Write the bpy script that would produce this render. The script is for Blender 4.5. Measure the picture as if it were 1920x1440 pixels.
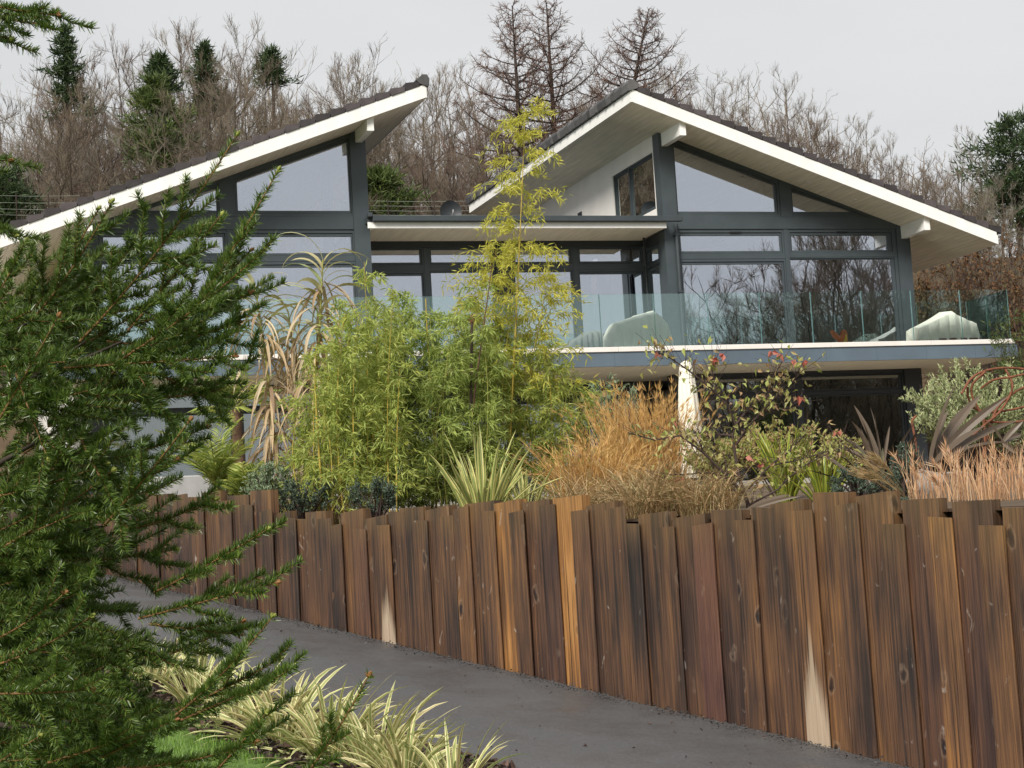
import bpy, math, random
import numpy as np
from mathutils import Vector
sc = bpy.context.scene
col = sc.collection
for o in list(bpy.data.objects): bpy.data.objects.remove(o)
RNG = np.random.default_rng(7)
random.seed(7)
R = math.radians
EYE = 1.6

# ---------------------------------------------------------------- camera
PITCH, ROLL, YAW, FPX = 0.10129045, 0.05934798, 0.31583273, 3726.06
_f = np.array([0, math.cos(PITCH), math.sin(PITCH)]); _u = np.array([0, -math.sin(PITCH), math.cos(PITCH)]); _r = np.array([1., 0, 0])
CR = _r*math.cos(ROLL) - _u*math.sin(ROLL); CU = _u*math.cos(ROLL) + _r*math.sin(ROLL); CF = _f
cam = bpy.data.objects.new('camera', bpy.data.cameras.new('camera')); col.objects.link(cam)
cam.data.sensor_width = 36; cam.data.lens = FPX/1920*36; cam.data.clip_end = 2000; cam.data.clip_start = .05
from mathutils import Matrix
cam.matrix_world = Matrix([[CR[0], CU[0], -CF[0], 0], [CR[1], CU[1], -CF[1], 0], [CR[2], CU[2], -CF[2], EYE], [0, 0, 0, 1]])
sc.camera = cam

# ---------------------------------------------------------------- sky, sun, exposure
SUN_EL, SUN_AZ = R(40), R(203)      # azimuth clockwise from +Y: high, behind the viewer and a little to the left
w = bpy.data.worlds.new('World'); sc.world = w; w.use_nodes = True
nt = w.node_tree; bg = nt.nodes['Background']
sk = nt.nodes.new('ShaderNodeTexSky'); sk.sky_type = 'NISHITA'; sk.sun_disc = False
sk.sun_elevation = SUN_EL; sk.sun_rotation = SUN_AZ; sk.dust_density = 4; sk.air_density = 1
hs = nt.nodes.new('ShaderNodeHueSaturation'); hs.inputs['Saturation'].default_value = .12
mx = nt.nodes.new('ShaderNodeMix'); mx.data_type = 'RGBA'; mx.inputs['Factor'].default_value = .86
tc = nt.nodes.new('ShaderNodeTexCoord'); nz = nt.nodes.new('ShaderNodeTexNoise'); nz.inputs['Scale'].default_value = 2.2; nz.inputs['Detail'].default_value = 5
mp = nt.nodes.new('ShaderNodeMapping'); mp.inputs['Scale'].default_value = (1, 1, 3)
cr = nt.nodes.new('ShaderNodeValToRGB')
cr.color_ramp.elements[0].position = .3; cr.color_ramp.elements[0].color = (6.9, 7.08, 7.25, 1)
cr.color_ramp.elements[1].position = .72; cr.color_ramp.elements[1].color = (8.5, 8.6, 8.68, 1)
nt.links.new(tc.outputs['Generated'], mp.inputs[0]); nt.links.new(mp.outputs[0], nz.inputs['Vector']); nt.links.new(nz.outputs['Fac'], cr.inputs[0])
nt.links.new(sk.outputs[0], hs.inputs['Color']); nt.links.new(hs.outputs[0], mx.inputs['A']); nt.links.new(cr.outputs[0], mx.inputs['B'])
nt.links.new(mx.outputs['Result'], bg.inputs['Color']); bg.inputs['Strength'].default_value = .06
sl = bpy.data.lights.new('sun', 'SUN'); sl.energy = 2.7; sl.angle = R(20); sl.color = (1, .95, .87)
so = bpy.data.objects.new('sun', sl); col.objects.link(so)
sd = Vector((math.sin(SUN_AZ)*math.cos(SUN_EL), math.cos(SUN_AZ)*math.cos(SUN_EL), math.sin(SUN_EL)))
so.rotation_euler = sd.to_track_quat('Z', 'Y').to_euler()
sc.view_settings.view_transform = 'Standard'; sc.view_settings.look = 'None'; sc.view_settings.exposure = .74; sc.view_settings.gamma = 1
sc.render.engine = 'CYCLES'
sc.cycles.use_denoising = True
sc.cycles.max_bounces = 7; sc.cycles.transparent_max_bounces = 16; sc.cycles.diffuse_bounces = 3; sc.cycles.glossy_bounces = 3
sc.cycles.caustics_reflective = False; sc.cycles.caustics_refractive = False

# ---------------------------------------------------------------- measuring helpers
def ray(px, py): return CR*(px-960)/FPX - CU*(py-720)/FPX + CF
def at(px, py, Y):
    d = ray(px, py); p = d*Y/d[1]; return np.array([p[0], p[1], p[2]+EYE])
HX = np.array([math.cos(YAW), math.sin(YAW), 0]); HY = np.array([-math.sin(YAW), math.cos(YAW), 0])
_d = ray(1250, 500); HO = np.array([_d[0]/_d[1]*44, 44., EYE])
HBASE = 1.8
def house_uv(x, y):
    p = np.array([x-HO[0], y-HO[1]]); return p@HX[:2], p@HY[:2]
def hw(u, v, w): return HO + HX*u + HY*v + np.array([0, 0, w])
FA = np.array([2.211, 14.0]); FD = np.array([-.6126, .79039]); FN = np.array([.79039, .6126])
def st(x, y):
    p = np.array([x-FA[0], y-FA[1]]); return p@FD, p@FN
def stp(s, t): return FA + FD*s + FN*t
def low_z(s):
    z = -1.30 + .148*s
    if s < -1.5: z = -1.522 - .06*(1-math.exp((s+1.5)/2))*2
    if s > 16: z = -1.30+.148*16 + .05*(s-16)
    return z + EYE
def sm(a, b, x):
    t = min(1, max(0, (x-a)/(b-a))); return t*t*(3-2*t)
def up_z(x, y):
    g = min(.36 + .0515*(y-14), 1.8)
    if y < 14: g = max(.36 + .0515*(y-14), -.4)
    u, v = house_uv(x, y)
    v0 = 11.5 - 8.5*sm(7, 10, u) - 5*sm(-15, -19, u)
    h = max(0, v-v0); hill = .62*h if h < 13 else .62*13 + .16*(h-13)
    return g + hill + EYE
def gp(px, Y):
    py = 900.
    for _ in range(6):
        p = at(px, py, Y); z = up_z(p[0], p[1]); py += (p[2]-z)*FPX/Y
    return np.array([p[0], p[1], z])

# ---------------------------------------------------------------- mesh helpers
class MB:
    def __init__(s): s.V = []; s.F = []; s.U = []; s.n = 0; s.uv = False
    def add(s, V, F, UV=None):
        V = np.asarray(V, float).reshape(-1, 3); F = np.asarray(F, int)
        s.V.append(V); s.F.append(F+s.n); s.n += len(V)
        if UV is None: UV = np.zeros(F.shape+(2,))
        else: s.uv = True
        s.U.append(np.asarray(UV, float)); return s
    def box(s, x, y, z):
        V = [(a, b, c) for a in x for b in y for c in z]
        s.add(V, [(0, 1, 3, 2), (4, 6, 7, 5), (0, 4, 5, 1), (2, 3, 7, 6), (0, 2, 6, 4), (1, 5, 7, 3)]); return s
    def prism(s, pts, a, b, axis='v'):
        """polygon pts (u,w) extruded along v from a to b"""
        n = len(pts); V = [(p[0], a, p[1]) for p in pts]+[(p[0], b, p[1]) for p in pts]
        s.add(V, [[i, (i+1) % n, n+(i+1) % n, n+i] for i in range(n)])
        for k in range(1, n-1): s.add([V[0], V[k], V[k+1], V[n], V[n+k], V[n+k+1]], [(0, 2, 1), (3, 4, 5)])
        return s
    def tube(s, pts, rad, k=6, cap=True):
        pts = np.asarray(pts, float); n = len(pts); rad = np.broadcast_to(np.asarray(rad, float), (n,))
        T = np.gradient(pts, axis=0); T /= np.linalg.norm(T, axis=1)[:, None]+1e-9
        ref = np.array([0, 0, 1.]) if abs(T[:, 2]).mean() < .8 else np.array([1., 0, 0])
        A = np.cross(T, ref); A /= np.linalg.norm(A, axis=1)[:, None]+1e-9; B = np.cross(T, A)
        an = np.arange(k)*2*math.pi/k
        V = pts[:, None]+rad[:, None, None]*(A[:, None]*np.cos(an)[None, :, None]+B[:, None]*np.sin(an)[None, :, None])
        F = [[i*k+j, i*k+(j+1) % k, (i+1)*k+(j+1) % k, (i+1)*k+j] for i in range(n-1) for j in range(k)]
        uv = [[(j/k, i/(n-1)), ((j+1)/k, i/(n-1)), ((j+1)/k, (i+1)/(n-1)), (j/k, (i+1)/(n-1))] for i in range(n-1) for j in range(k)]
        s.add(V, F, uv)
        if cap and rad[-1] > .004:
            s.add(np.vstack([V[-1], pts[-1:]]), [[j, (j+1) % k, k] for j in range(k)])
            s.add(np.vstack([V[0], pts[:1]]), [[(j+1) % k, j, k] for j in range(k)])
        return s
    def segs(s, P0, P1, r0, r1, k=3):
        """many separate tapered prisms"""
        P0 = np.asarray(P0, float); P1 = np.asarray(P1, float); N = len(P0)
        T = P1-P0; T /= np.linalg.norm(T, axis=1)[:, None]+1e-9
        ref = np.where(abs(T[:, 2:]) < .8, np.array([[0, 0, 1.]]), np.array([[1., 0, 0]]))
        A = np.cross(T, ref); A /= np.linalg.norm(A, axis=1)[:, None]+1e-9; B = np.cross(T, A)
        an = np.arange(k)*2*math.pi/k
        C = A[:, None]*np.cos(an)[None, :, None]+B[:, None]*np.sin(an)[None, :, None]
        V = np.concatenate([P0[:, None]+C*np.asarray(r0)[:, None, None], P1[:, None]+C*np.asarray(r1)[:, None, None]], 1)
        base = np.arange(N)[:, None, None]*2*k
        F = np.array([[j, (j+1) % k, k+(j+1) % k, k+j] for j in range(k)])[None]+base
        s.add(V, F.reshape(-1, 4)); return s
    def blades(s, base, az, L, W, th0, th1, S=6, prof=None, fold=.0, pw=1.3, twist=None, roll=0.):
        """arching strap leaves; arrays over N"""
        base = np.asarray(base, float); N = len(base)
        az, L, W, th0, th1 = [np.broadcast_to(np.asarray(q, float), (N,)) for q in (az, L, W, th0, th1)]
        t = np.linspace(0, 1, S+1); th = th0[:, None]+(th1-th0)[:, None]*t[None]**pw
        dx = np.sin(th); dz = np.cos(th); st_ = (L/S)[:, None]
        X = np.concatenate([np.zeros((N, 1)), np.cumsum((dx[:, :-1]+dx[:, 1:])/2*st_, 1)], 1)
        Z = np.concatenate([np.zeros((N, 1)), np.cumsum((dz[:, :-1]+dz[:, 1:])/2*st_, 1)], 1)
        H = np.stack([np.cos(az), np.sin(az), 0*az], 1); Sd = np.stack([-np.sin(az), np.cos(az), 0*az], 1)
        C = base[:, None]+H[:, None]*X[..., None]+np.array([0, 0, 1.])*Z[..., None]
        nrm = -H[:, None]*dz[..., None]+np.array([0, 0, 1.])*dx[..., None]
        side = np.repeat(Sd[:, None], S+1, 1)
        if twist is not None:
            tw = np.broadcast_to(np.asarray(twist, float), (N,))[:, None]*t[None]+np.broadcast_to(np.asarray(roll, float), (N,))[:, None]
            side, nrm = side*np.cos(tw)[..., None]+nrm*np.sin(tw)[..., None], nrm*np.cos(tw)[..., None]-side*np.sin(tw)[..., None]
        if prof is None: p = np.clip((1-t)*2.2, 0, 1)**.8*np.clip(.55+t*1.5, 0, 1)
        else: p = prof(t)
        hwid = (W[:, None]*p[None]/2)[..., None]
        Lf = C-side*hwid+nrm*hwid*fold; Rt = C+side*hwid+nrm*hwid*fold
        if fold:
            V = np.stack([Lf, C, Rt], 2); k = 3
        else:
            V = np.stack([Lf, Rt], 2); k = 2
        idx = np.arange(N*(S+1)*k).reshape(N, S+1, k)
        q = np.stack([idx[:, :-1, :-1], idx[:, :-1, 1:], idx[:, 1:, 1:], idx[:, 1:, :-1]], -1).reshape(-1, 4)
        uu = np.linspace(0, 1, k); UV = np.zeros((N, S+1, k, 2)); UV[..., 0] = uu; UV[..., 1] = t[None, :, None]
        UVf = UV.reshape(-1, 2)[q]
        s.add(V, q, UVf); return s
    def leaves(s, P, D, L, W, droop=0., fold=.25):
        """flat rhombic leaves at P pointing along D"""
        P = np.asarray(P, float); D = np.asarray(D, float); N = len(P)
        if N == 0: return s
        D = D/(np.linalg.norm(D, axis=1)[:, None]+1e-9)
        L, W = [np.broadcast_to(np.asarray(q, float), (N,))[:, None] for q in (L, W)]
        r = RNG.normal(size=(N, 3)); Sd = np.cross(D, r); Sd /= np.linalg.norm(Sd, axis=1)[:, None]+1e-9; Nn = np.cross(Sd, D)
        tip = P+D*L+np.array([0, 0, -1.])*L*droop; mid = P+D*L*.42
        V = np.stack([P, mid-Sd*W/2+Nn*W*fold, tip, mid+Sd*W/2+Nn*W*fold], 1)
        q = np.arange(N*4).reshape(N, 4)
        UV = np.broadcast_to(np.array([[.5, 0], [0, .42], [.5, 1], [1, .42]]), (N, 4, 2))
        s.add(V, q, UV); return s
    def build(s, name, mat, parent=None, smooth=False, off=(0, 0, 0), kind=None, bevel=0):
        V = np.concatenate(s.V)+np.asarray(off, float)
        F = [f for a in s.F for f in a.tolist()]
        me = bpy.data.meshes.new(name); me.from_pydata(V.tolist(), [], F)
        if s.uv:
            uv = me.uv_layers.new(name='UVMap'); uv.data.foreach_set('uv', np.concatenate([u.reshape(-1, 2) for u in s.U]).ravel())
        if smooth: me.polygons.foreach_set('use_smooth', [True]*len(me.polygons))
        me.materials.append(mat); me.update()
        return link(name, me, parent, kind, bevel)
def link(name, me, parent=None, kind=None, bevel=0):
    o = bpy.data.objects.new(name, me); col.objects.link(o)
    if parent is not None: o.parent = parent
    if kind: o['kind'] = kind
    if bevel:
        m = o.modifiers.new('bevel', 'BEVEL'); m.width = bevel; m.segments = 1; m.limit_method = 'ANGLE'
    return o
def tag(o, label, cat, group=None, kind=None):
    o['label'] = label; o['category'] = cat
    if group: o['group'] = group
    if kind: o['kind'] = kind
    return o
def empty(name, loc, rz=0, label=None, cat=None, group=None):
    o = bpy.data.objects.new(name, None); col.objects.link(o); o.location = tuple(loc); o.rotation_euler = (0, 0, rz); o.empty_display_size = .2
    if label: tag(o, label, cat, group)
    return o
def put(o, loc, rz=0, sc_=1):
    o.location = tuple(loc); o.rotation_euler = (0, 0, rz); o.scale = (sc_,)*3; return o
def copy_tree(o, parent=None):
    c = o.copy(); col.objects.link(c); c.parent = parent
    for ch in list(o.children): copy_tree(ch, c)
    return c
def U(a, b, n=None): return RNG.uniform(a, b, n)

# ---------------------------------------------------------------- materials
MATS = {}
def newmat(name):
    m = bpy.data.materials.new(name); m.use_nodes = True; MATS[name] = m
    n = m.node_tree.nodes; return m, m.node_tree, n['Principled BSDF'], n['Material Output']
def noise(nt, scale, detail=4, vec=None, sx=(1, 1, 1), rough=.55):
    t = nt.nodes.new('ShaderNodeTexCoord'); m = nt.nodes.new('ShaderNodeMapping'); m.inputs['Scale'].default_value = sx
    n = nt.nodes.new('ShaderNodeTexNoise'); n.inputs['Scale'].default_value = scale; n.inputs['Detail'].default_value = detail; n.inputs['Roughness'].default_value = rough
    nt.links.new(t.outputs[vec or 'Object'], m.inputs[0]); nt.links.new(m.outputs[0], n.inputs['Vector']); return n
def ramp(nt, fac, stops):
    r = nt.nodes.new('ShaderNodeValToRGB'); e = r.color_ramp.elements
    while len(e) < len(stops): e.new(.5)
    for i, (p, c) in enumerate(stops): e[i].position = p; e[i].color = (*c, 1)
    nt.links.new(fac, r.inputs[0]); return r
def bump(nt, bs, h, st=.3, d=.02):
    b = nt.nodes.new('ShaderNodeBump'); b.inputs['Strength'].default_value = st; b.inputs['Distance'].default_value = d
    nt.links.new(h, b.inputs['Height']); nt.links.new(b.outputs[0], bs.inputs['Normal'])
def mixc(nt, fac, a, b, mode='MIX'):
    m = nt.nodes.new('ShaderNodeMix'); m.data_type = 'RGBA'; m.blend_type = mode
    for k, v in (('Factor', fac), ('A', a), ('B', b)):
        if hasattr(v, 'links'): nt.links.new(v, m.inputs[k])
        elif k == 'Factor': m.inputs[k].default_value = v
        else: m.inputs[k].default_value = (*v, 1)
    return m.outputs['Result']
def plain(name, c, rough=.6, var=.15, scale=6, bst=.0, bscale=80, metal=0, spec=.4, sx=(1, 1, 1)):
    m, nt, bs, _ = newmat(name)
    n = noise(nt, scale, 5, sx=sx); c = np.array(c)
    r = ramp(nt, n.outputs['Fac'], [(.3, c*(1-var)), (.7, np.minimum(c*(1+var), 1))])
    nt.links.new(r.outputs[0], bs.inputs['Base Color']); bs.inputs['Roughness'].default_value = rough; bs.inputs['Metallic'].default_value = metal
    bs.inputs['Specular IOR Level'].default_value = spec
    if bst: bump(nt, bs, noise(nt, bscale, 3, sx=sx).outputs['Fac'], bst, .01)
    return m
def leafmat(name, stops, rough=.5, trans=.3, stripe=None, spec=.35, tip=None):
    """colour per leaf from Random Per Island; optional pale margins across the blade"""
    m, nt, bs, out = newmat(name)
    g = nt.nodes.new('ShaderNodeNewGeometry')
    k = len(stops); r = ramp(nt, g.outputs['Random Per Island'], [(i/max(1, k-1), c) for i, c in enumerate(stops)])
    c = r.outputs[0]
    uv = nt.nodes.new('ShaderNodeUVMap'); sp = nt.nodes.new('ShaderNodeSeparateXYZ')
    if stripe or tip: nt.links.new(uv.outputs[0], sp.inputs[0])
    if stripe:
        ms = ramp(nt, sp.outputs[0], [(0, (1, 1, 1)), (.2, (1, 1, 1)), (.28, (0, 0, 0)), (.44, (.0, .0, .0)), (.5, (.55,)*3), (.56, (0, 0, 0)), (.72, (0, 0, 0)), (.8, (1, 1, 1))])
        c = mixc(nt, ms.outputs[0], c, stripe)
    if tip:
        mt = ramp(nt, sp.outputs[1], [(.75, (0, 0, 0)), (1, (1, 1, 1))]); c = mixc(nt, mt.outputs[0], c, tip)
    nt.links.new(c, bs.inputs['Base Color']); bs.inputs['Roughness'].default_value = rough; bs.inputs['Specular IOR Level'].default_value = spec
    if trans:
        tr = nt.nodes.new('ShaderNodeBsdfTranslucent'); nt.links.new(c, tr.inputs['Color'])
        mxs = nt.nodes.new('ShaderNodeMixShader'); mxs.inputs[0].default_value = trans
        nt.links.new(bs.outputs[0], mxs.inputs[1]); nt.links.new(tr.outputs[0], mxs.inputs[2]); nt.links.new(mxs.outputs[0], out.inputs['Surface'])
    return m
def glassmat(name, refl, rcol, tcol, rough=.0, wav=0.):
    m, nt, bs, out = newmat(name); nt.nodes.remove(bs)
    gl = nt.nodes.new('ShaderNodeBsdfGlossy'); gl.inputs['Color'].default_value = (*rcol, 1); gl.inputs['Roughness'].default_value = rough
    tr = nt.nodes.new('ShaderNodeBsdfTransparent'); tr.inputs['Color'].default_value = (*tcol, 1)
    lw = nt.nodes.new('ShaderNodeFresnel'); lw.inputs['IOR'].default_value = 1.45
    ma = nt.nodes.new('ShaderNodeMath'); ma.operation = 'ADD'; ma.use_clamp = True; ma.inputs[1].default_value = refl
    nt.links.new(lw.outputs[0], ma.inputs[0])
    mxs = nt.nodes.new('ShaderNodeMixShader'); nt.links.new(ma.outputs[0], mxs.inputs[0])
    nt.links.new(tr.outputs[0], mxs.inputs[1]); nt.links.new(gl.outputs[0], mxs.inputs[2]); nt.links.new(mxs.outputs[0], out.inputs['Surface'])
    if wav:
        n = noise(nt, .9, 2); b = nt.nodes.new('ShaderNodeBump'); b.inputs['Strength'].default_value = wav; b.inputs['Distance'].default_value = .02
        nt.links.new(n.outputs['Fac'], b.inputs['Height']); nt.links.new(b.outputs[0], gl.inputs['Normal'])
    return m

M = {}
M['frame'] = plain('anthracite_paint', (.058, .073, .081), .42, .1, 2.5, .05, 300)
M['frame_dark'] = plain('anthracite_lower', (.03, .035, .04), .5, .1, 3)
M['white'] = plain('white_render_board', (.86, .85, .82), .55, .06, 1.6, .06, 90, sx=(2.5, 1, .8))
M['render'] = plain('white_render', (.84, .81, .77), .85, .06, 1.5, .25, 260)
def soffit_mat(name, c, ax):
    m, nt, bs, _ = newmat(name)
    t = nt.nodes.new('ShaderNodeTexCoord'); wv = nt.nodes.new('ShaderNodeTexWave'); wv.wave_profile = 'SAW'; wv.bands_direction = ax
    wv.inputs['Scale'].default_value = 2.6; nt.links.new(t.outputs['Object'], wv.inputs['Vector'])
    gr = ramp(nt, wv.outputs['Fac'], [(0, (0, 0, 0)), (.06, (1, 1, 1)), (1, (1, 1, 1))])
    n = noise(nt, 2., 5, sx=(6, .5, 6)); c = np.array(c)
    r = ramp(nt, n.outputs['Fac'], [(.3, c*.86), (.7, np.minimum(c*1.12, 1))])
    nt.links.new(mixc(nt, .55, r.outputs[0], gr.outputs[0], 'MULTIPLY'), bs.inputs['Base Color']); bs.inputs['Roughness'].default_value = .5
    bump(nt, bs, gr.outputs[0], .6, .006); return m
M['soffit'] = soffit_mat('cream_soffit_boards', (.84, .77, .63), 'X')
M['soffit_flat'] = soffit_mat('cream_flat_soffit', (.85, .77, .60), 'Y')
M['tile'] = plain('dark_roof_tile', (.058, .05, .052), .7, .25, 5, .4, 60)
M['ridge'] = plain('grey_ridge_tile', (.085, .085, .085), .7, .2, 4, .4, 60)
for k_ in ('tile', 'ridge'):
    nt_ = M[k_].node_tree; bs_ = nt_.nodes['Principled BSDF']; src = bs_.inputs['Base Color'].links[0].from_socket
    oi_ = nt_.nodes.new('ShaderNodeObjectInfo'); rr_ = ramp(nt_, oi_.outputs['Random'], [(0, (.55,)*3), (1, (1.5, 1.45, 1.45))]); nt_.links.new(mixc(nt_, 1., src, rr_.outputs[0], 'MULTIPLY'), bs_.inputs['Base Color'])
M['lead'] = plain('dark_metal_gutter', (.05, .06, .068), .4, .12, 3)
M['coping'] = plain('pale_coping', (.78, .74, .70), .6, .05, 3, .05, 120)
M['slate_fascia'] = plain('slate_grey_fascia', (.105, .14, .175), .5, .12, 1.2, .05, 200)
M['pane'] = glassmat('window_glass', .45, (.86, .90, .98), (.80, .83, .86), 0, .03)
M['rail_glass'] = glassmat('balustrade_glass', .065, (.78, .99, .95), (.93, .98, .966))
M['rail_edge'] = plain('green_glass_edge', (.10, .22, .2), .2, .1)
M['interior'] = plain('interior_wall', (.30, .29, .31), .9, .08, 1)
M['curtain'] = plain('pale_curtain', (.85, .87, .85), .9, .1, 8, sx=(6, 1, .2))
M['dark'] = plain('dark_recess', (.02, .02, .022), .8, .2)
M['cover'] = plain('cream_cover_fabric', (.92, .90, .80), .9, .06, 3, .25, 40)
M['cover_grey'] = plain('grey_cover_fabric', (.20, .21, .21), .9, .1, 3, .25, 40)
M['wicker'] = plain('brown_wicker', (.16, .09, .07), .7, .3, 40, .5, 90)
M['rust'] = plain('rusted_steel', (.17, .062, .032), .85, .4, 14, .4, 50)
M['stone'] = plain('pale_stone', (.28, .26, .24), .85, .2, 6, .6, 12)
M['palewall'] = plain('pale_block_wall', (.34, .34, .335), .85, .1, 3, .3, 60)
M['terrace'] = plain('terrace_paving', (.36, .34, .31), .8, .12, 2)
M['parasol'] = plain('cream_parasol_cloth', (.82, .78, .66), .9, .06, 3, .2, 30)
def board_mat():
    m, nt, bs, _ = newmat('weathered_timber')
    oi = nt.nodes.new('ShaderNodeObjectInfo'); tc = nt.nodes.new('ShaderNodeTexCoord')
    ad = nt.nodes.new('ShaderNodeVectorMath'); ad.operation = 'MULTIPLY_ADD'
    cx = nt.nodes.new('ShaderNodeCombineXYZ')
    for i in range(3): nt.links.new(oi.outputs['Random'], cx.inputs[i])
    ad.inputs[1].default_value = (37, 53, 29); nt.links.new(cx.outputs[0], ad.inputs[0]); nt.links.new(tc.outputs['Object'], ad.inputs[2])
    def nz(scale, sx, det=5, dist=0):
        mp = nt.nodes.new('ShaderNodeMapping'); mp.inputs['Scale'].default_value = sx
        n = nt.nodes.new('ShaderNodeTexNoise'); n.inputs['Scale'].default_value = scale; n.inputs['Detail'].default_value = det; n.inputs['Distortion'].default_value = dist
        nt.links.new(ad.outputs[0], mp.inputs[0]); nt.links.new(mp.outputs[0], n.inputs['Vector']); return n
    streak = nz(1, (44, 44, .7), 6, .5); blot = nz(1, (5, 5, 1.1), 4, .3); fine = nz(1, (120, 120, 3.2), 4)
    # object colour: r = tone (dark..orange)
    sp = nt.nodes.new('ShaderNodeSeparateColor'); nt.links.new(oi.outputs['Color'], sp.inputs[0])
    a = nt.nodes.new('ShaderNodeMath'); a.operation = 'MULTIPLY_ADD'; a.inputs[1].default_value = .62; nt.links.new(streak.outputs['Fac'], a.inputs[0]); nt.links.new(sp.outputs[0], a.inputs[2])
    b = nt.nodes.new('ShaderNodeMath'); b.operation = 'MULTIPLY_ADD'; b.inputs[1].default_value = .62; nt.links.new(blot.outputs['Fac'], b.inputs[0]); nt.links.new(a.outputs[0], b.inputs[2])
    b2 = nt.nodes.new('ShaderNodeMath'); b2.operation = 'SUBTRACT'; b2.inputs[1].default_value = .30; nt.links.new(b.outputs[0], b2.inputs[0])
    r = ramp(nt, b2.outputs[0], [(.34, (.014, .011, .011)), (.48, (.038, .024, .019)), (.59, (.086, .045, .027)), (.74, (.155, .078, .036)), (.9, (.31, .145, .045)), (1, (.40, .2, .07))])
    c = r.outputs[0]
    # reddish and greyish boards
    c = mixc(nt, sp.outputs[1], c, mixc(nt, .75, c, (.13, .055, .045)))
    # fine grain
    fg = ramp(nt, fine.outputs['Fac'], [(.34, (.55, .52, .5)), (.52, (1, 1, 1)), (.75, (1.0, 1.0, 1.0))]); c = mixc(nt, .8, c, fg.outputs[0], 'MULTIPLY')
    ck = nz(1, (62, 62, .45), 3, .9); cr_ = ramp(nt, ck.outputs['Fac'], [(.33, (.22, .2, .19)), (.39, (1, 1, 1))]); c = mixc(nt, .9, c, cr_.outputs[0], 'MULTIPLY')
    # knots with pale scuffs and glints painted into the colour around
    vm = nt.nodes.new('ShaderNodeMapping'); vm.inputs['Scale'].default_value = (4.6, 4.6, 2.3); nt.links.new(ad.outputs[0], vm.inputs[0])
    vo = nt.nodes.new('ShaderNodeTexVoronoi'); vo.inputs['Scale'].default_value = 1; wob = nz(1, (14, 14, 9), 3); wa = nt.nodes.new('ShaderNodeVectorMath'); wa.operation = 'MULTIPLY_ADD'; wa.inputs[1].default_value = (.35, .35, .35); nt.links.new(wob.outputs['Color'], wa.inputs[0]); nt.links.new(vm.outputs[0], wa.inputs[2]); nt.links.new(wa.outputs[0], vo.inputs['Vector'])
    kp = ramp(nt, vo.outputs['Distance'], [(.10, (0, 0, 0)), (.16, (1, 1, 1)), (.22, (0, 0, 0))]); vs = nt.nodes.new('ShaderNodeSeparateColor'); nt.links.new(vo.outputs['Color'], vs.inputs[0]); gate = ramp(nt, vs.outputs[0], [(.56, (0, 0, 0)), (.6, (1, 1, 1))]).outputs[0]
    kpm = mixc(nt, streak.outputs['Fac'], (0, 0, 0), mixc(nt, 1., kp.outputs[0], gate, 'MULTIPLY')); c = mixc(nt, kpm, c, mixc(nt, .4, c, (.34, .25, .18)))
    kn = ramp(nt, vo.outputs['Distance'], [(.06, (1, 1, 1)), (.11, (.6,)*3), (.15, (0, 0, 0))])
    c = mixc(nt, mixc(nt, 1., kn.outputs[0], gate, 'MULTIPLY'), c, (.018, .012, .012))
    sf = nz(1, (9, 9, 4.5), 5, 1.2); sr = ramp(nt, sf.outputs['Fac'], [(.68, (0, 0, 0)), (.76, (1, 1, 1))])
    c = mixc(nt, sr.outputs[0], c, mixc(nt, .55, c, (.42, .37, .33)))
    # algae on the sawn tops (generated z)
    gs = nt.nodes.new('ShaderNodeSeparateXYZ'); nt.links.new(tc.outputs['Generated'], gs.inputs[0])
    al = ramp(nt, gs.outputs[2], [(.8, (0, 0, 0)), (1, (1, 1, 1))]); am = mixc(nt, blot.outputs['Fac'], (0, 0, 0), al.outputs[0])
    c = mixc(nt, am, c, mixc(nt, .4, c, (.22, .14, .05)))
    # bare pale split foot, tapering upwards, on a few boards: object colour b
    def mth(op, x, y, z=None, clamp=False):
        n = nt.nodes.new('ShaderNodeMath'); n.operation = op; n.use_clamp = clamp
        for k, v in enumerate((x, y, z)):
            if v is None: continue
            if hasattr(v, 'links'): nt.links.new(v, n.inputs[k])
            else: n.inputs[k].default_value = v
        return n.outputs[0]
    dx = mth('ABSOLUTE', mth('SUBTRACT', gs.outputs[0], .5), 0.)
    e1 = mth('SUBTRACT', mth('SUBTRACT', .52, gs.outputs[2]), mth('MULTIPLY', dx, .55))
    e2 = mth('ADD', e1, mth('MULTIPLY', mth('SUBTRACT', streak.outputs['Fac'], .5), .5))
    f3 = mth('MULTIPLY', mth('MULTIPLY', e2, 5., clamp=True), sp.outputs[2], clamp=True)
    c = mixc(nt, f3, c, mixc(nt, streak.outputs['Fac'], (.56, .45, .33), (.2, .135, .085)))
    nt.links.new(c, bs.inputs['Base Color']); bs.inputs['Roughness'].default_value = .52; bs.inputs['Specular IOR Level'].default_value = .4
    mixb = nt.nodes.new('ShaderNodeMath'); mixb.operation = 'ADD'; nt.links.new(streak.outputs['Fac'], mixb.inputs[0]); nt.links.new(fine.outputs['Fac'], mixb.inputs[1])
    bump(nt, bs, mixb.outputs[0], .5, .006)
    return m
M['board'] = board_mat()
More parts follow.
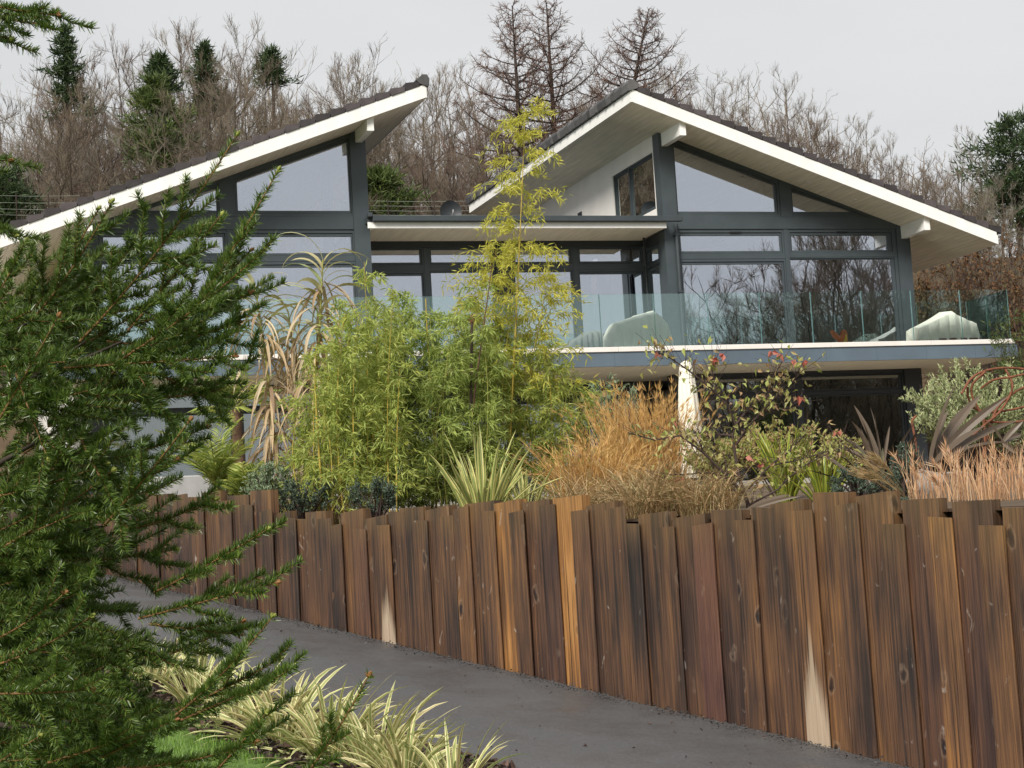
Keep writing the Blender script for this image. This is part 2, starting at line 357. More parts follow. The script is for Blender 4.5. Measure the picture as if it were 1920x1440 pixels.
def asphalt():
    m, nt, bs, _ = newmat('damp_asphalt')
    big = noise(nt, .5, 5); fine = noise(nt, 75, 4, rough=.8); mid = noise(nt, 2.2, 5)
    r = ramp(nt, big.outputs['Fac'], [(.3, (.074, .074, .077)), (.55, (.09, .089, .091)), (.75, (.104, .101, .097))])
    c = mixc(nt, .75, r.outputs[0], ramp(nt, fine.outputs['Fac'], [(.3, (.25,)*3), (.5, (.9,)*3), (.72, (1.7,)*3)]).outputs[0], 'MULTIPLY')
    nt.links.new(c, bs.inputs['Base Color'])
    rr = ramp(nt, mid.outputs['Fac'], [(.35, (.32,)*3), (.65, (.7,)*3)]); nt.links.new(rr.outputs[0], bs.inputs['Roughness'])
    bump(nt, bs, fine.outputs['Fac'], .7, .006); return m
M['asphalt'] = asphalt()
M['soil'] = plain('dark_soil', (.055, .036, .024), .95, .4, 3, .8, 20)
M['hillsoil'] = plain('leaf_litter', (.10, .068, .04), .95, .45, .6, .8, 4)
M['lawn'] = plain('lawn_soil', (.10, .17, .035), .95, .3, 5, .8, 60)
M['grass'] = leafmat('lawn_grass', [(0.12, 0.22, 0.035), (0.19, 0.32, 0.055), (0.15, 0.25, 0.045)], .5, .3)
M['mulch'] = leafmat('bark_mulch', [(.02, .014, .014), (.07, .04, .03), (.045, .03, .03), (.13, .08, .06)], .8, 0)
M['grit'] = leafmat('edge_grit', [(0.035, 0.035, 0.036), (0.06, 0.06, 0.06), (0.045, 0.045, 0.048), (0.1, 0.095, 0.09)], .8, 0)
M['bark'] = plain('bark', (.10, .075, .055), .9, .3, 5, .6, 25, sx=(3, 3, .6))
M['bark_dark'] = plain('dark_bark', (.042, .03, .024), .9, .3, 5, .6, 25)
M['twig_a'] = plain('brown_twigs', (.17, .135, .097), .9, .35, .5)
M['twig_b'] = plain('grey_twigs', (.21, .185, .145), .9, .3, .5)
M['twig_c'] = plain('red_brown_twigs', (.165, .118, .09), .9, .3, .5)
M['larch'] = plain('larch_twigs', (.15, .092, .07), .9, .3, .5)
M['needle'] = leafmat('spruce_needles', [(0.05, 0.088, 0.019), (0.085, 0.14, 0.026), (0.16, 0.225, 0.036), (0.065, 0.115, 0.03), (0.12, 0.165, 0.028)], .38, .18, spec=.5)
M['spruce_wood'] = plain('spruce_twig_bark', (.17, .09, .035), .8, .3, 30)
M['bud'] = plain('spruce_bud', (.22, .10, .035), .7, .3, 40)
M['budg'] = plain('spruce_bud_green', (.22, .24, .05), .7, .3, 40)
M['pine'] = leafmat('pine_needles', [(0.03, 0.055, 0.022), (0.048, 0.08, 0.03), (0.07, 0.1, 0.035)], .55, .15)
M['pine_lt'] = leafmat('bright_conifer', [(0.06, 0.095, 0.028), (0.09, 0.125, 0.034), (0.12, 0.155, 0.04)], .55, .2)
M['phor_y'] = leafmat('variegated_flax', [(0.169, 0.247, 0.065), (0.260, 0.325, 0.098), (0.130, 0.195, 0.065)], .42, .25, stripe=(.62, .56, .22))
M['phor_w'] = leafmat('cream_variegated_flax', [(0.224, 0.29, 0.096), (0.317, 0.37, 0.12), (0.37, 0.264, 0.144)], .45, .25, stripe=(.74, .67, .36))
M['phor_g'] = leafmat('green_gold_flax', [(.09, .17, .03), (.17, .24, .04)], .42, .25, stripe=(.42, .42, .06))
M['phor_b'] = leafmat('bronze_flax', [(0.05, 0.038, 0.03), (0.085, 0.062, 0.045), (0.15, 0.115, 0.085), (0.07, 0.068, 0.035)], .4, .12)
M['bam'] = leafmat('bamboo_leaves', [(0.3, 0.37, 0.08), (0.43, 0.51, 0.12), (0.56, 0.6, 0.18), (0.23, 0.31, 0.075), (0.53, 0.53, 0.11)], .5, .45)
M['bam_dk'] = leafmat('bamboo_leaves_darker_kind', [(0.24, 0.33, 0.08), (0.37, 0.46, 0.12), (0.5, 0.57, 0.17), (0.2, 0.28, 0.08), (0.46, 0.52, 0.12)], .5, .42)  # slightly deeper green leaf colours, used for the wide thicket
M['bam_y'] = leafmat('golden_bamboo_leaves', [(.52, .50, .07), (.64, .60, .10), (.42, .44, .065), (.66, .60, .15)], .5, .45)
M['culm'] = plain('golden_culm', (.42, .31, .06), .4, .25, 6)
M['culm_g'] = plain('green_culm', (.26, .26, .06), .45, .25, 6)
M['cane_red'] = plain('dark_red_cane', (.10, .045, .035), .6, .2, 6)
M['reed_green'] = leafmat('reed_leaves', [(0.286, 0.351, 0.156), (0.429, 0.455, 0.247), (0.546, 0.494, 0.286), (0.338, 0.312, 0.117)], .55, .3)
M['reed_dry'] = leafmat('dry_reed_leaves', [(.46, .33, .19), (.58, .45, .28), (.36, .24, .13), (.62, .52, .36), (.25, .16, .10)], .7, .25)
M['palm'] = leafmat('palm_leaflets', [(0.204, 0.300, 0.060), (0.336, 0.408, 0.084), (0.456, 0.456, 0.096), (0.144, 0.228, 0.060)], .45, .3)
M['palm_trunk'] = plain('palm_fibre', (.12, .07, .045), .95, .4, 25, .8, 60)
M['gold_grass'] = leafmat('golden_grass', [(.62, .37, .12), (.70, .48, .19), (.52, .29, .09), (.42, .27, .14)], .65, .3)
M['dry_grass'] = leafmat('dry_arching_grass', [(0.408, 0.264, 0.132), (0.528, 0.372, 0.192), (0.312, 0.204, 0.108), (0.264, 0.240, 0.096), (0.600, 0.456, 0.264)], .65, .3)
M['straw'] = leafmat('straw_stems', [(.60, .34, .17), (.66, .44, .25), (.46, .22, .11), (.70, .52, .34), (.38,.22,.14)], .65, .3)
M['dogleaf'] = leafmat('dogwood_leaves', [(0.28, 0.34, 0.08), (0.42, 0.45, 0.14), (0.5, 0.46, 0.2), (0.34, 0.33, 0.1), (0.48, 0.36, 0.18), (0.42, 0.24, 0.14)], .5, .35)
M['redleaf'] = leafmat('red_dogwood_leaves', [(.46, .12, .085), (.55, .22, .16), (.34, .07, .05)], .5, .3)
M['dogbark'] = plain('dogwood_bark', (.055, .035, .03), .8, .3, 20)
M['olive'] = leafmat('olive_leaves', [(0.254, 0.299, 0.129), (0.404, 0.448, 0.215), (0.538, 0.568, 0.315), (0.179, 0.224, 0.1)], .5, .25)
M['olive_g'] = leafmat('grey_green_leaves', [(0.138, 0.194, 0.106), (0.225, 0.288, 0.163), (0.312, 0.375, 0.237)], .5, .25)
M['coton'] = leafmat('small_dark_leaves', [(0.036, 0.060, 0.042), (0.066, 0.102, 0.066), (0.108, 0.150, 0.108), (0.048, 0.072, 0.042)], .45, .15)
M['beech'] = leafmat('russet_leaves', [(.12, .07, .035), (.17, .09, .04), (.08, .06, .03), (.22, .10, .045), (.1, .1, .04)], .7, .2)
M['brush'] = leafmat('undergrowth', [(.13, .09, .055), (.17, .12, .07), (.08, .06, .035), (.10, .11, .045)], .8, .1)
M['bird_o'] = plain('orange_ornament_paint', (.62, .17, .06), .4, .25, 20)
M['bird_y'] = plain('yellow_ornament_paint', (.8, .6, .08), .4, .2, 20)
M['dish'] = plain('dark_dish', (.04, .045, .05), .5, .1)
M['wire'] = plain('galvanised_wire', (.33, .36, .30), .5, .1)
M['dish_w'] = plain('pale_plastic', (.7, .7, .7), .5, .1)
M['pane_low'] = glassmat('lower_window_glass', .28, (.8, .85, .85), (.5, .55, .52))
M['pane_side'] = glassmat('side_window_glass', .28, (.8, .85, .85), (.5, .55, .52))
# ================================================================ SETTING
def grid(name, ss, tt, zf, mat, kind='structure'):
    V = []; F = []
    for s_ in ss:
        for t_ in tt:
            p = stp(s_, t_); V.append((p[0], p[1], zf(s_, t_, p)))
    n = len(tt)
    for i in range(len(ss)-1):
        for j in range(n-1): F.append((i*n+j, (i+1)*n+j, (i+1)*n+j+1, i*n+j+1))
    mb = MB(); mb.add(V, F); return mb.build(name, mat, smooth=True, kind=kind)
ss = np.concatenate([np.linspace(-300, -20, 12), np.linspace(-18, 40, 80), np.linspace(44, 300, 24)])
tt = np.concatenate([np.linspace(-300, -20, 10), np.linspace(-16, .05, 40)])
g = grid('ground', ss, tt, lambda s, t, p: low_z(s)+(.10*sm(-2.5, -3.3, t)+.03*math.sin(s*1.3+t)*sm(-2.6, -3.5, t)), M['lawn'])
g['label'] = 'green lawn and verge below the driveway'
tt2 = np.concatenate([np.linspace(.05, 30, 40), np.linspace(31, 110, 50), np.linspace(115, 300, 8)])
g = grid('hillside', ss, tt2, lambda s, t, p: up_z(p[0], p[1]) + (.05*math.sin(p[0]*1.7)*math.cos(p[1]*1.3) if t > .5 else 0)+.5*sm(20, 50, t)*math.sin(p[0]*.21)*math.cos(p[1]*.17), M['hillsoil'])
g['label'] = 'garden bed and wooded slope rising behind the fence'
# driveway
pt = np.linspace(-2.4, -.02, 10)
grid('driveway', np.linspace(-30, 34, 130), pt, lambda s, t, p: low_z(s)+.012+.03*(1-((t+1.2)/1.2)**2)+.006*math.sin(s*2.3+t*3), M['asphalt'])['label'] = 'dark damp asphalt driveway climbing beside the fence'

# grit along the fence foot, mulch, lawn blades
def bits(name, mat, P, size, label, cat):
    N = len(P); mb = MB(); D = RNG.normal(size=(N, 3))*np.array([1, 1, .35]); mb.leaves(P, D, size, size*U(.4, .8, N), 0, .3)
    o = mb.build(name, mat, kind='stuff'); o['label'] = label; o['category'] = cat; return o
N = 3000; s_ = U(-4, 13, N); t_ = -.1-abs(RNG.normal(0, .09, N)); P = np.array([[*stp(a, b), low_z(a)+.035] for a, b in zip(s_, t_)]); P[:, 2] += U(0, .02, N)
bits('grit', M['grit'], P, U(.01, .028, N), 'loose dark grit along the foot of the timber fence', 'grit')
N = 5200; s_ = U(-.6, 4.6, N); t_ = U(-3.9, -2.5, N); P = np.array([[*stp(a, b), low_z(a)+.10*sm(-2.5, -3.3, b)+.02] for a, b in zip(s_, t_)]); P[:, 2] += U(0, .05, N)
bits('bark_mulch', M['mulch'], P, U(.025, .09, N), 'dark bark mulch under the variegated flax', 'mulch')
N = 110; s_ = U(-2, 9, N); t_ = U(-2.4, -.1, N); P = np.array([[*stp(a, b), low_z(a)+.05] for a, b in zip(s_, t_)])
bits('leaf_litter', M['mulch'], P, U(.012, .035, N), 'scattered dry leaf bits lying on the driveway', 'leaf litter')
N = 26000; s_ = U(1.2, 9, N); t_ = U(-6.2, -3.7, N)
P = np.array([[*stp(a, b), low_z(a)+.11] for a, b in zip(s_, t_)]); mb = MB()
mb.blades(P, U(0, 6.3, N), U(.03, .075, N), .006, U(0, .3, N), U(.4, 1.3, N), S=2)
o = mb.build('grass', M['grass'], kind='stuff'); o['label'] = 'bright green lawn grass under the spruce'; o['category'] = 'grass'

# ================================================================ HOUSE
HR = empty('house', hw(0, 0, HBASE), YAW, 'modern white and anthracite house with two high sloping roofs and glass balcony', 'house')
OFF = (0, 0, -HBASE)
def hb(name, mat, boxes, parent=HR, bevel=0, smooth=False):
    mb = MB()
    for b in boxes: mb.box(*[(min(q), max(q)) for q in b])
    return mb.build(name, M[mat], parent, off=OFF, bevel=bevel, smooth=smooth)
MID = -6.78
RIDGE_U, EAVE_U, ZR, SL = -1.05, 7.75, 10.35, .361
def zs(u): return ZR-SL*(u-RIDGE_U)
def inset(poly, ins):
    n = len(poly); P = [np.array(p, float) for p in poly]
    area = sum(P[i][0]*P[(i+1) % n][1]-P[(i+1) % n][0]*P[i][1] for i in range(n)); sg = 1 if area > 0 else -1
    L = []
    for i in range(n):
        d = P[(i+1) % n]-P[i]; d /= np.linalg.norm(d); nn = np.array([-d[1], d[0]])*sg; L.append((P[i]+nn*ins[i], d))
    out = []
    for i in range(n):
        p, d = L[i-1]; q, e = L[i]; k = np.cross(d, e); t = np.cross(q-p, e)/k; out.append(p+d*t)
    return out
def ring(mb, A, B, v0, v1, plane='v', c=0):
    n = len(A)
    for i in range(n):
        j = (i+1) % n; quad = [A[i], A[j], B[j], B[i]]
        V = [tomap(p, v0, plane, c) for p in quad]+[tomap(p, v1, plane, c) for p in quad]
        mb.add(V, [(0, 1, 2, 3), (7, 6, 5, 4), (0, 4, 5, 1), (2, 6, 7, 3)])
def tomap(p, d, plane, c):
    return (p[0], d, p[1]) if plane == 'v' else (c+d, p[0], p[1])
def window(poly, ins, v, parent=HR, plane='v', c=0, mat='frame', gmat='pane', sgn=1, label=None):
    """frame ring + recessed sash + glass pane"""
    half = [a*.5 for a in ins]; h2 = [a*.5+.007 for a in ins]; I0 = inset(poly, half); I1 = inset(poly, h2); I2 = inset(poly, ins)
    mb = MB(); ring(mb, [np.array(p) for p in poly], I0, v, v+.1*sgn, plane, c); ring(mb, I1, I2, v+.022*sgn, v+.1*sgn, plane, c)
    f = mb.build('window', M[mat], parent, off=OFF)
    if label: f['label'] = label
    n = len(I2); m2 = MB(); V = [tomap(p, v+.05*sgn, plane, c) for p in I2]+[tomap(p, v+.062*sgn, plane, c) for p in I2]
    I2e = I2; m2.add(V, [list(range(n))] if n == 4 else [[0, 1, 2]]); m2.add(V, [[2*n-1-k for k in range(n)]] if n == 4 else [[5, 4, 3]])
    m2.build('pane', M[gmat], f, off=OFF); return f
def mir(p): return (MID-p[0], p[1])
for side in (0, 1):
    m = (lambda u: u) if side == 0 else (lambda u: MID-u)
    mp = (lambda L: [tuple(p) for p in L]) if side == 0 else (lambda L: [mir(p) for p in reversed(L)])
    mi = (lambda a: a) if side == 0 else (lambda a: [a[(len(a)-2-k) % len(a)] for k in range(len(a))])
    def bx(name, mat, u, v, w_, **k): return hb(name, mat, [((m(u[0]), m(u[1])), v, w_)], **k)
    def pz(name, mat, pts, a, b, parent=HR, bevel=0): return MB().prism(mp(pts), a, b).build(name, M[mat], parent, off=OFF, bevel=bevel)
    # posts, beams
    pz('pillar', 'frame', [(0, 1.75), (.345, 1.75), (.345, zs(.345)-.002), (0, zs(0)-.002)], 0, .345, bevel=.008)
    pz('pillar', 'frame', [(5.84, 1.75), (6.18, 1.75), (6.18, zs(6.18)-.002), (5.84, zs(5.84)-.002)], 0, .34, bevel=.008)
    bx('beam', 'frame', (.347, 5.838), (.005, .3), (7.755, 8.035), bevel=.006)
    pz('mullion', 'frame', [(2.92, 8.037), (3.205, 8.037), (3.205, zs(3.205)-.07), (2.92, zs(2.92)-.07)], .004, .3, bevel=.006)
    pz('rafter', 'frame', [(.347, zs(.347)-.068), (5.838, zs(5.838)-.068), (5.838, zs(5.838)-.003), (.347, zs(.347)-.003)], .012, .25)
    bx('mullion', 'frame', (2.955, 3.065), (.02, .2), (4.9, 7.753))
    bx('rail', 'frame', (.347, 2.953), (.026, .16), (7.075, 7.145)); bx('rail', 'frame', (3.067, 5.838), (.026, .16), (7.105, 7.165))
    # windows (outer polygon, counter-clockwise; insets bottom,right,top,left)
    def win(pts, ins, **k): return window(mp(pts), mi(ins), .035, **k)
    win([(.347, 8.037), (2.918, 8.037), (2.918, zs(2.918)-.07), (.347, zs(.347)-.07)], [.13, .11, .09, .05])
    win([(3.207, 8.037), (5.55, 8.037), (3.207, zs(3.207)-.07)], [.13, .09, .05])
    win([(.347, 7.147), (2.953, 7.147), (2.953, 7.753), (.347, 7.753)], [.11, .09, .14, .06])
    win([(3.067, 7.167), (5.838, 7.167), (5.838, 7.753), (3.067, 7.753)], [.1, .22, .14, .09])
    win([(.347, 4.9), (2.953, 4.9), (2.953, 7.073), (.347, 7.073)], [.1, .08, .12, .06])
    win([(3.067, 4.9), (5.838, 4.9), (5.838, 7.103), (3.067, 7.103)], [.08, .16, .055, .02])
    # vent handles on transoms
    for uc in (1.75, 4.45): bx('window_vent', 'dark', (uc-.14, uc+.14), (.022, .036), (7.675, 7.70))
    # roof
    ru, eu = RIDGE_U, EAVE_U
    pz('soffit', 'soffit', [(ru, zs(ru)), (eu, zs(eu)), (eu, zs(eu)+.03), (ru, zs(ru)+.03)], -1.165, 11.2)
    roof = pz('roof', 'tile', [(ru, zs(ru)+.033), (eu-.002, zs(eu)+.033), (eu-.002, zs(eu)+.265), (ru, zs(ru)+.265)], -1.164, 11.25)
    for a, b in ((ru, 1.4), (1.403, 4.0), (4.003, 6.2), (6.203, eu)):
        pz('fascia', 'white', [(a, zs(a)-.004), (b, zs(b)-.004), (b, zs(b)+.278), (a, zs(a)+.278)], -1.205, -1.168, roof, .004)
    hb('ridge_fascia', 'white', [((m(ru-.032), m(ru-.002)), (-1.2, 11.2), (zs(ru)-.004, zs(ru)+.235))], roof)
    hb('eave_fascia', 'white', [((m(eu+.002), m(eu+.03)), (-1.2, 11.2), (zs(eu)-.004, zs(eu)+.2))], roof)
    k = 27; du = (eu+.14-ru-.12)/k
    for i in range(k):
        a = ru+.12+i*du; b = a+du-.02; za, zb = zs(a)+.284, zs(b)+.284; jj = U(-.006, .006)
        pz('verge_tile', 'tile', [(a, za), (b, zb), (b, zb+.165+jj), (a, za+.092+jj)], -1.225+jj, -.75, roof, .008)
    for i in range(24):
        v0 = -1.24+i*.52
        for (a, b, e) in ((v0, v0+.385, 0), (v0+.403, v0+.505, .025)):
            pz('ridge_tile', 'ridge', [(ru-.085-e, zs(ru)+.24), (ru-.05-e, zs(ru)+.24), (ru+.12, zs(ru)+.29), (ru+.19, zs(ru)+.36), (ru+.06, zs(ru)+.485+e), (ru-.045, zs(ru)+.49+e), (ru-.1-e, zs(ru)+.4)], a, b, roof, .006)
    # purlin ends
    for a in (.075, 5.955): pz('purlin', 'white', [(a, zs(a)-.30), (a+.145, zs(a)-.30), (a+.145, zs(a+.145)-.002), (a, zs(a)-.002)], -1.09, -.003, bevel=.006)
    # downlights in the eaves soffit
    for uc in (1.15, 2.35, 3.4, 4.55): 
        mb = MB(); an = np.linspace(0, 2*math.pi, 13)[:-1]
        ringp = [(m(uc)+.045*math.cos(a), -.55+.045*math.sin(a), zs(uc+.045*math.cos(a)*(1 if side == 0 else -1))) for a in an]
        mb.add([*ringp, *[(p[0], p[1], p[2]-.02) for p in ringp], (m(uc), -.55, zs(uc)-.02)], [[i, (i+1) % 12, 12+(i+1) % 12, 12+i] for i in range(12)])
        mb.add([*[(p[0], p[1], p[2]-.02) for p in ringp], (m(uc), -.55, zs(uc)-.02)], [[i, (i+1) % 12, 12] for i in range(12)])
        mb.build('downlight', M['coping'], HR, off=OFF)
    # interior
    bx('interior_wall', 'interior', (.1, 6.1), (4.6, 4.7), (4.75, 7.7)); bx('interior_floor', 'interior', (.1, 6.1), (.35, 4.6), (4.6, 4.74))
    bx('curtain', 'curtain', (.5, .62) if side else (5.15, 5.5), (.2, .3), (4.9, 7.7)); 
    if side: bx('curtain', 'curtain', (.75, .95), (.22, .32), (4.9, 9.2))
    # flank walls
    pz('flank_wall', 'render', [(6.0, 1.75), (6.17, 1.75), (6.17, zs(6.17)-.003), (6.0, zs(6.0)-.003)], .342, 11.0)
    # lower storey
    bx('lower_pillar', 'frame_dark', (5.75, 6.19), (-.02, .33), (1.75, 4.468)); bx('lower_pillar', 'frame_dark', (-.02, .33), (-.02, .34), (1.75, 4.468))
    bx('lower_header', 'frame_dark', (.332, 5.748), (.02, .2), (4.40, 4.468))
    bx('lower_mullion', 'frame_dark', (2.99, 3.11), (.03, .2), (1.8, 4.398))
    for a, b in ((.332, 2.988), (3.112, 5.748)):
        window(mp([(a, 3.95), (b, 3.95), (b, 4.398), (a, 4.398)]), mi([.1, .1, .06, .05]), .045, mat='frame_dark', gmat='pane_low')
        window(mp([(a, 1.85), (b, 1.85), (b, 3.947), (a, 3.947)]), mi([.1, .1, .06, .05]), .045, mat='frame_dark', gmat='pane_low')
    bx('lower_interior_wall', 'curtain', (.1, 6.1), (3.6, 3.7), (1.8, 4.4))
hb('back_wall', 'render', [((-12.9, 6.1), (10.9, 11.0), (1.75, 7.7))])
# upper flank of the right wing above the flat roof: white wall with window
wall = MB()
for (va, vb, wa, wb) in ((.346, .40, 8.0, 9.975), (.40, 2.98, 9.60, 9.975), (.40, 2.98, 8.0, 8.30), (2.98, 5.2, 8.0, 9.975), (5.5, 11.0, 8.0, 9.975), (5.2, 5.5, 9.2, 9.975)):
    wall.box((0.002, .14), (va, vb), (wa, wb))
wall.build('side_wall', M['render'], HR, off=OFF)
# strip of wall under the soffit: closes the wedge
def sidewin(v0, v1, w0, w1, mat='frame', gm='pane'):
    return window([(v0, w0), (v1, w0), (v1, w1), (v0, w1)], [.09, .07, .07, .07], .03, HR, 'u', 0.0, mat, gm)
sidewin(1.98, 2.978, 8.302, 9.598, gm='pane_side'); sidewin(.402, 1.976, 8.302, 9.598, gm='pane_side')
hb('side_pillar', 'frame_dark', [((-.01, .12), (5.202, 5.498), (8.0, 9.2))])
hb('upper_interior_wall', 'interior', [((2.6, 2.7), (.4, 4.6), (8.0, 9.0))])
# central bay
VC = 1.3
hb('flat_roof', 'lead', [((-6.88, -.06), (-.24, 10.9), (7.862, 7.99))])
hb('flat_fascia', 'white', [((-6.89, -.05), (-.275, -.242), (7.725, 7.858))], bevel=.004)
hb('flat_soffit', 'soffit_flat', [((-6.78, -.06), (-.24, 1.3), (7.735, 7.76))])
g = MB(); g.prism([(0, 0), (0, 0), (0, 0)], 0, 0) if False else None
gut = hb('gutter', 'lead', [((-6.80, .30), (-.39, -.278), (7.862, 7.985)), ((-6.90, -6.80), (-.40, -.24), (7.955, 8.045))], bevel=.01)
MB().tube([(.27, -.06, 7.86), (.27, -.05, 7.4), (.27, -.05, 4.9)], .042, 10).build('downpipe', M['lead'], HR, smooth=True, off=OFF)
for z in (7.6, 6.3): hb('pipe_bracket', 'lead', [((.215, .325), (-.1, -.002), (z, z+.04))])
MB().tube([(-.12, .95, 7.73), (-.12, .95, 4.75)], .03, 8).build('rain_pole', M['frame_dark'], HR, smooth=True, off=OFF)
hb('header', 'frame_dark', [((-6.74, -.002), (VC, VC+.2), (7.60, 7.733))])
hb('centre_pillar', 'frame_dark', [((-3.60, -3.18), (VC-.03, VC+.25), (4.75, 7.598))])
for a in (-5.2, -1.68): hb('mullion', 'frame', [((a-.05, a+.05), (VC+.02, VC+.2), (4.75, 7.598))])
for a, b, tp in ((-6.738, -5.252, 6.99), (-5.148, -3.602, 7.12), (-3.178, -1.732, 7.12), (-1.628, -.004, 6.99)):
    wv = VC+.03; s_ = .1
    window([(a, 7.145), (b, 7.145), (b, 7.598), (a, 7.598)], [.12, .08, .05, .08], wv)
    window([(a, 4.75), (b, 4.75), (b, 7.07), (a, 7.07)], [.1, .06, 7.12-tp-.03 if tp < 7.1 else .04, .05], wv)
    hb('rail', 'frame', [((a, b), (VC+.02, VC+.12), (7.072, 7.143))])
hb('interior_wall', 'interior', [((-6.6, -.1), (4.6, 4.7), (4.75, 7.7))]); hb('interior_floor', 'interior', [((-6.7, -.05), (VC+.2, 4.6), (4.6, 4.74))])
for a in (-.75,): hb('curtain', 'curtain', [((a, a+.3), (VC+.25, VC+.35), (4.8, 7.1))])
# return window between bay and right wing
hb('return_header', 'frame_dark', [((.0, .12), (.347, VC-.002), (7.5, 7.733))])
window([(.347, 7.1), (1.298, 7.1), (1.298, 7.498), (.347, 7.498)], [.08, .08, .06, .2], .02, HR, 'u', 0.0, 'frame', 'pane_side')
window([(.347, 4.75), (1.298, 4.75), (1.298, 7.098), (.347, 7.098)], [.08, .08, .08, .2], .02, HR, 'u', 0.0, 'frame', 'pane_side')
hb('upper_side_band', 'frame', [((-.004, .13), (.347, 5.2), (7.93, 8.0))])
# balcony
BR, BL = 7.66, -14.44
hb('balcony_deck', 'coping', [((BL+.1, BR-.1), (-1.74, 1.28), (4.55, 4.74))])
hb('balcony_soffit', 'soffit_flat', [((BL+.05, BR-.05), (-1.755, 1.28), (4.472, 4.548))])
u = BL
while u < BR-.1:
    b = min(u+1.236, BR); hb('fascia_panel', 'slate_fascia', [((u+.002, b-.002), (-1.80, -1.76), (4.475, 4.778))]); u = b
hb('fascia_panel', 'slate_fascia', [((BR-.04, BR), (-1.758, .0), (4.475, 4.778))])
u = BL
while u < BR-.2:
    b = min(u+2.49, BR-.06); hb('coping', 'coping', [((u+.003, b-.003), (-1.83, -1.52), (4.781, 4.885))], bevel=.006); u = b
hb('coping', 'coping', [((BR-.36, BR-.06), (-1.518, 0), (4.781, 4.885))], bevel=.006)
def glass_panel(a, b, v=None, uu=None):
    mk = (lambda x, y, z: (x, y, z)) if uu is None else (lambda x, y, z: (y, x, z))
    f0 = -1.755 if v is None else v; d = .017
    if uu is not None: f0 = uu
    mb = MB(); mb.box(*[mk((a, b), (f0, f0+d), None)[0] if False else q for q in ((a, b) if uu is None else (f0, f0+d), (f0, f0+d) if uu is None else (a, b), (4.886, 6.022))])
    p = mb.build('glass_panel', M['rail_glass'], HR, off=OFF)
    for x0, x1 in ((a-.003, a-.001), (b+.001, b+.003)):
        MB().box((x0, x1) if uu is None else (f0, f0+d), (f0, f0+d) if uu is None else (x0, x1), (4.886, 6.022)).build('glass_edge', M['rail_edge'], p, off=OFF)
js = [7.55-1.2345*i for i in range(18)]
for b_, a_ in zip(js[:-1], js[1:]): glass_panel(a_+.008, b_-.008)
glass_panel(-1.73, -.83, uu=7.54); glass_panel(-.81, -.02, uu=7.54); glass_panel(6.2, 7.52, v=-.02)
# lower centre recess
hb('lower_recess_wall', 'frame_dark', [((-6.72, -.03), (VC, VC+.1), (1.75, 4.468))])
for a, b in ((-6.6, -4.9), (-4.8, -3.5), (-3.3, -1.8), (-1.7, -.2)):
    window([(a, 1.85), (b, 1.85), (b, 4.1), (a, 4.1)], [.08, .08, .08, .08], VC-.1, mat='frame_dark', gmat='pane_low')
hb('terrace', 'terrace', [((-14.5, 7.6), (-4.2, 0), (1.6, 1.83))])
HR2 = hb('garden_wall', 'palewall', [((-13.2, -7.8), (-5.6, -5.35), (.6, 2.28))], None, bevel=.02)
HR2.location = tuple(hw(0, 0, HBASE)); HR2.rotation_euler = (0, 0, YAW); tag(HR2, 'low pale block wall behind the palm and the taller fence boards', 'wall')

# ---- things on the balcony and roof
def cover(name, prof, depth, u0, v0, w0, mat, label, seed=1):
    """stiff cloth thrown over furniture: creased facets falling from a top ridge line to an uneven hem"""
    g = np.random.default_rng(seed); us = np.linspace(prof[0][0], prof[-1][0], 13); hs = np.interp(us, [p[0] for p in prof], [p[1] for p in prof])
    sec = [(-.58, 0.), (-.53, .28), (-.50, .62), (-.44, .90), (-.20, 1.0), (.15, 1.0), (.42, .92), (.5, .5), (.55, 0.)]; n = len(sec); V = []
    for i, (uu, h) in enumerate(zip(us, hs)):
        for j, (y, z) in enumerate(sec):
            k = (1-z)*.055+.012; V.append((uu+g.normal(0, .012), y*depth+(k if i % 2 else -k)*(1 if y > 0 else -1)*1.1+g.normal(0, .008), z*h+g.normal(0, .010)*(z > .2)))
    mb = MB()
    for i in range(len(us)-1):
        for j in range(n-1):
            q = [i*n+j, i*n+j+1, (i+1)*n+j+1, (i+1)*n+j]
            F = [(q[0], q[1], q[2]), (q[0], q[2], q[3])] if (i+j) % 2 else [(q[0], q[1], q[3]), (q[1], q[2], q[3])]
            mb.add([V[x] for f in F for x in f], [(0, 1, 2), (3, 4, 5)])
    for i in (0, len(us)-1):
        S = [V[i*n+j] for j in range(n)]; c = np.mean(S, 0)+np.array([.03 if i else -.03, 0, -.05]); mb.add(S+[tuple(c)], [(j, j+1, n) for j in range(n-1)])
    o = mb.build(name, M[mat]); o.location = tuple(hw(u0, v0, w0)); o.rotation_euler = (0, 0, YAW); tag(o, label, 'furniture cover'); return o
cover('furniture_cover', [(-.68, .50), (-.62, .70), (-.28, .82), (.36, .97), (.44, .90), (.54, .72), (.62, .60), (.66, .45)], .75, -1.30, -1.25, 4.745, 'cover', 'cream cloth cover over furniture behind the glass left of the right wing doors')
cover('furniture_cover', [(-.40, .30), (-.28, .48), (.0, .62), (.25, .66), (.4, .62)], .6, -2.28, -.55, 4.745, 'cover_grey', 'dark grey cover beside the cream furniture cover')
cover('furniture_cover', [(-.85, .56), (-.72, .6), (-.35, .78), (-.12, .90), (.05, .92), (.12, .88), (.55, .68), (.66, .62), (.74, .30)], .7, 6.42, -.85, 4.745, 'cover', 'cream cloth cover over wicker furniture at the right end of the balcony')
b = MB(); b.box((-.55, .60), (-.385, -.30), (0, .26)); b.box((-.55, -.48), (-.3, .3), (0, .26)); b.box((.53, .60), (-.3, .3), (0, .26))
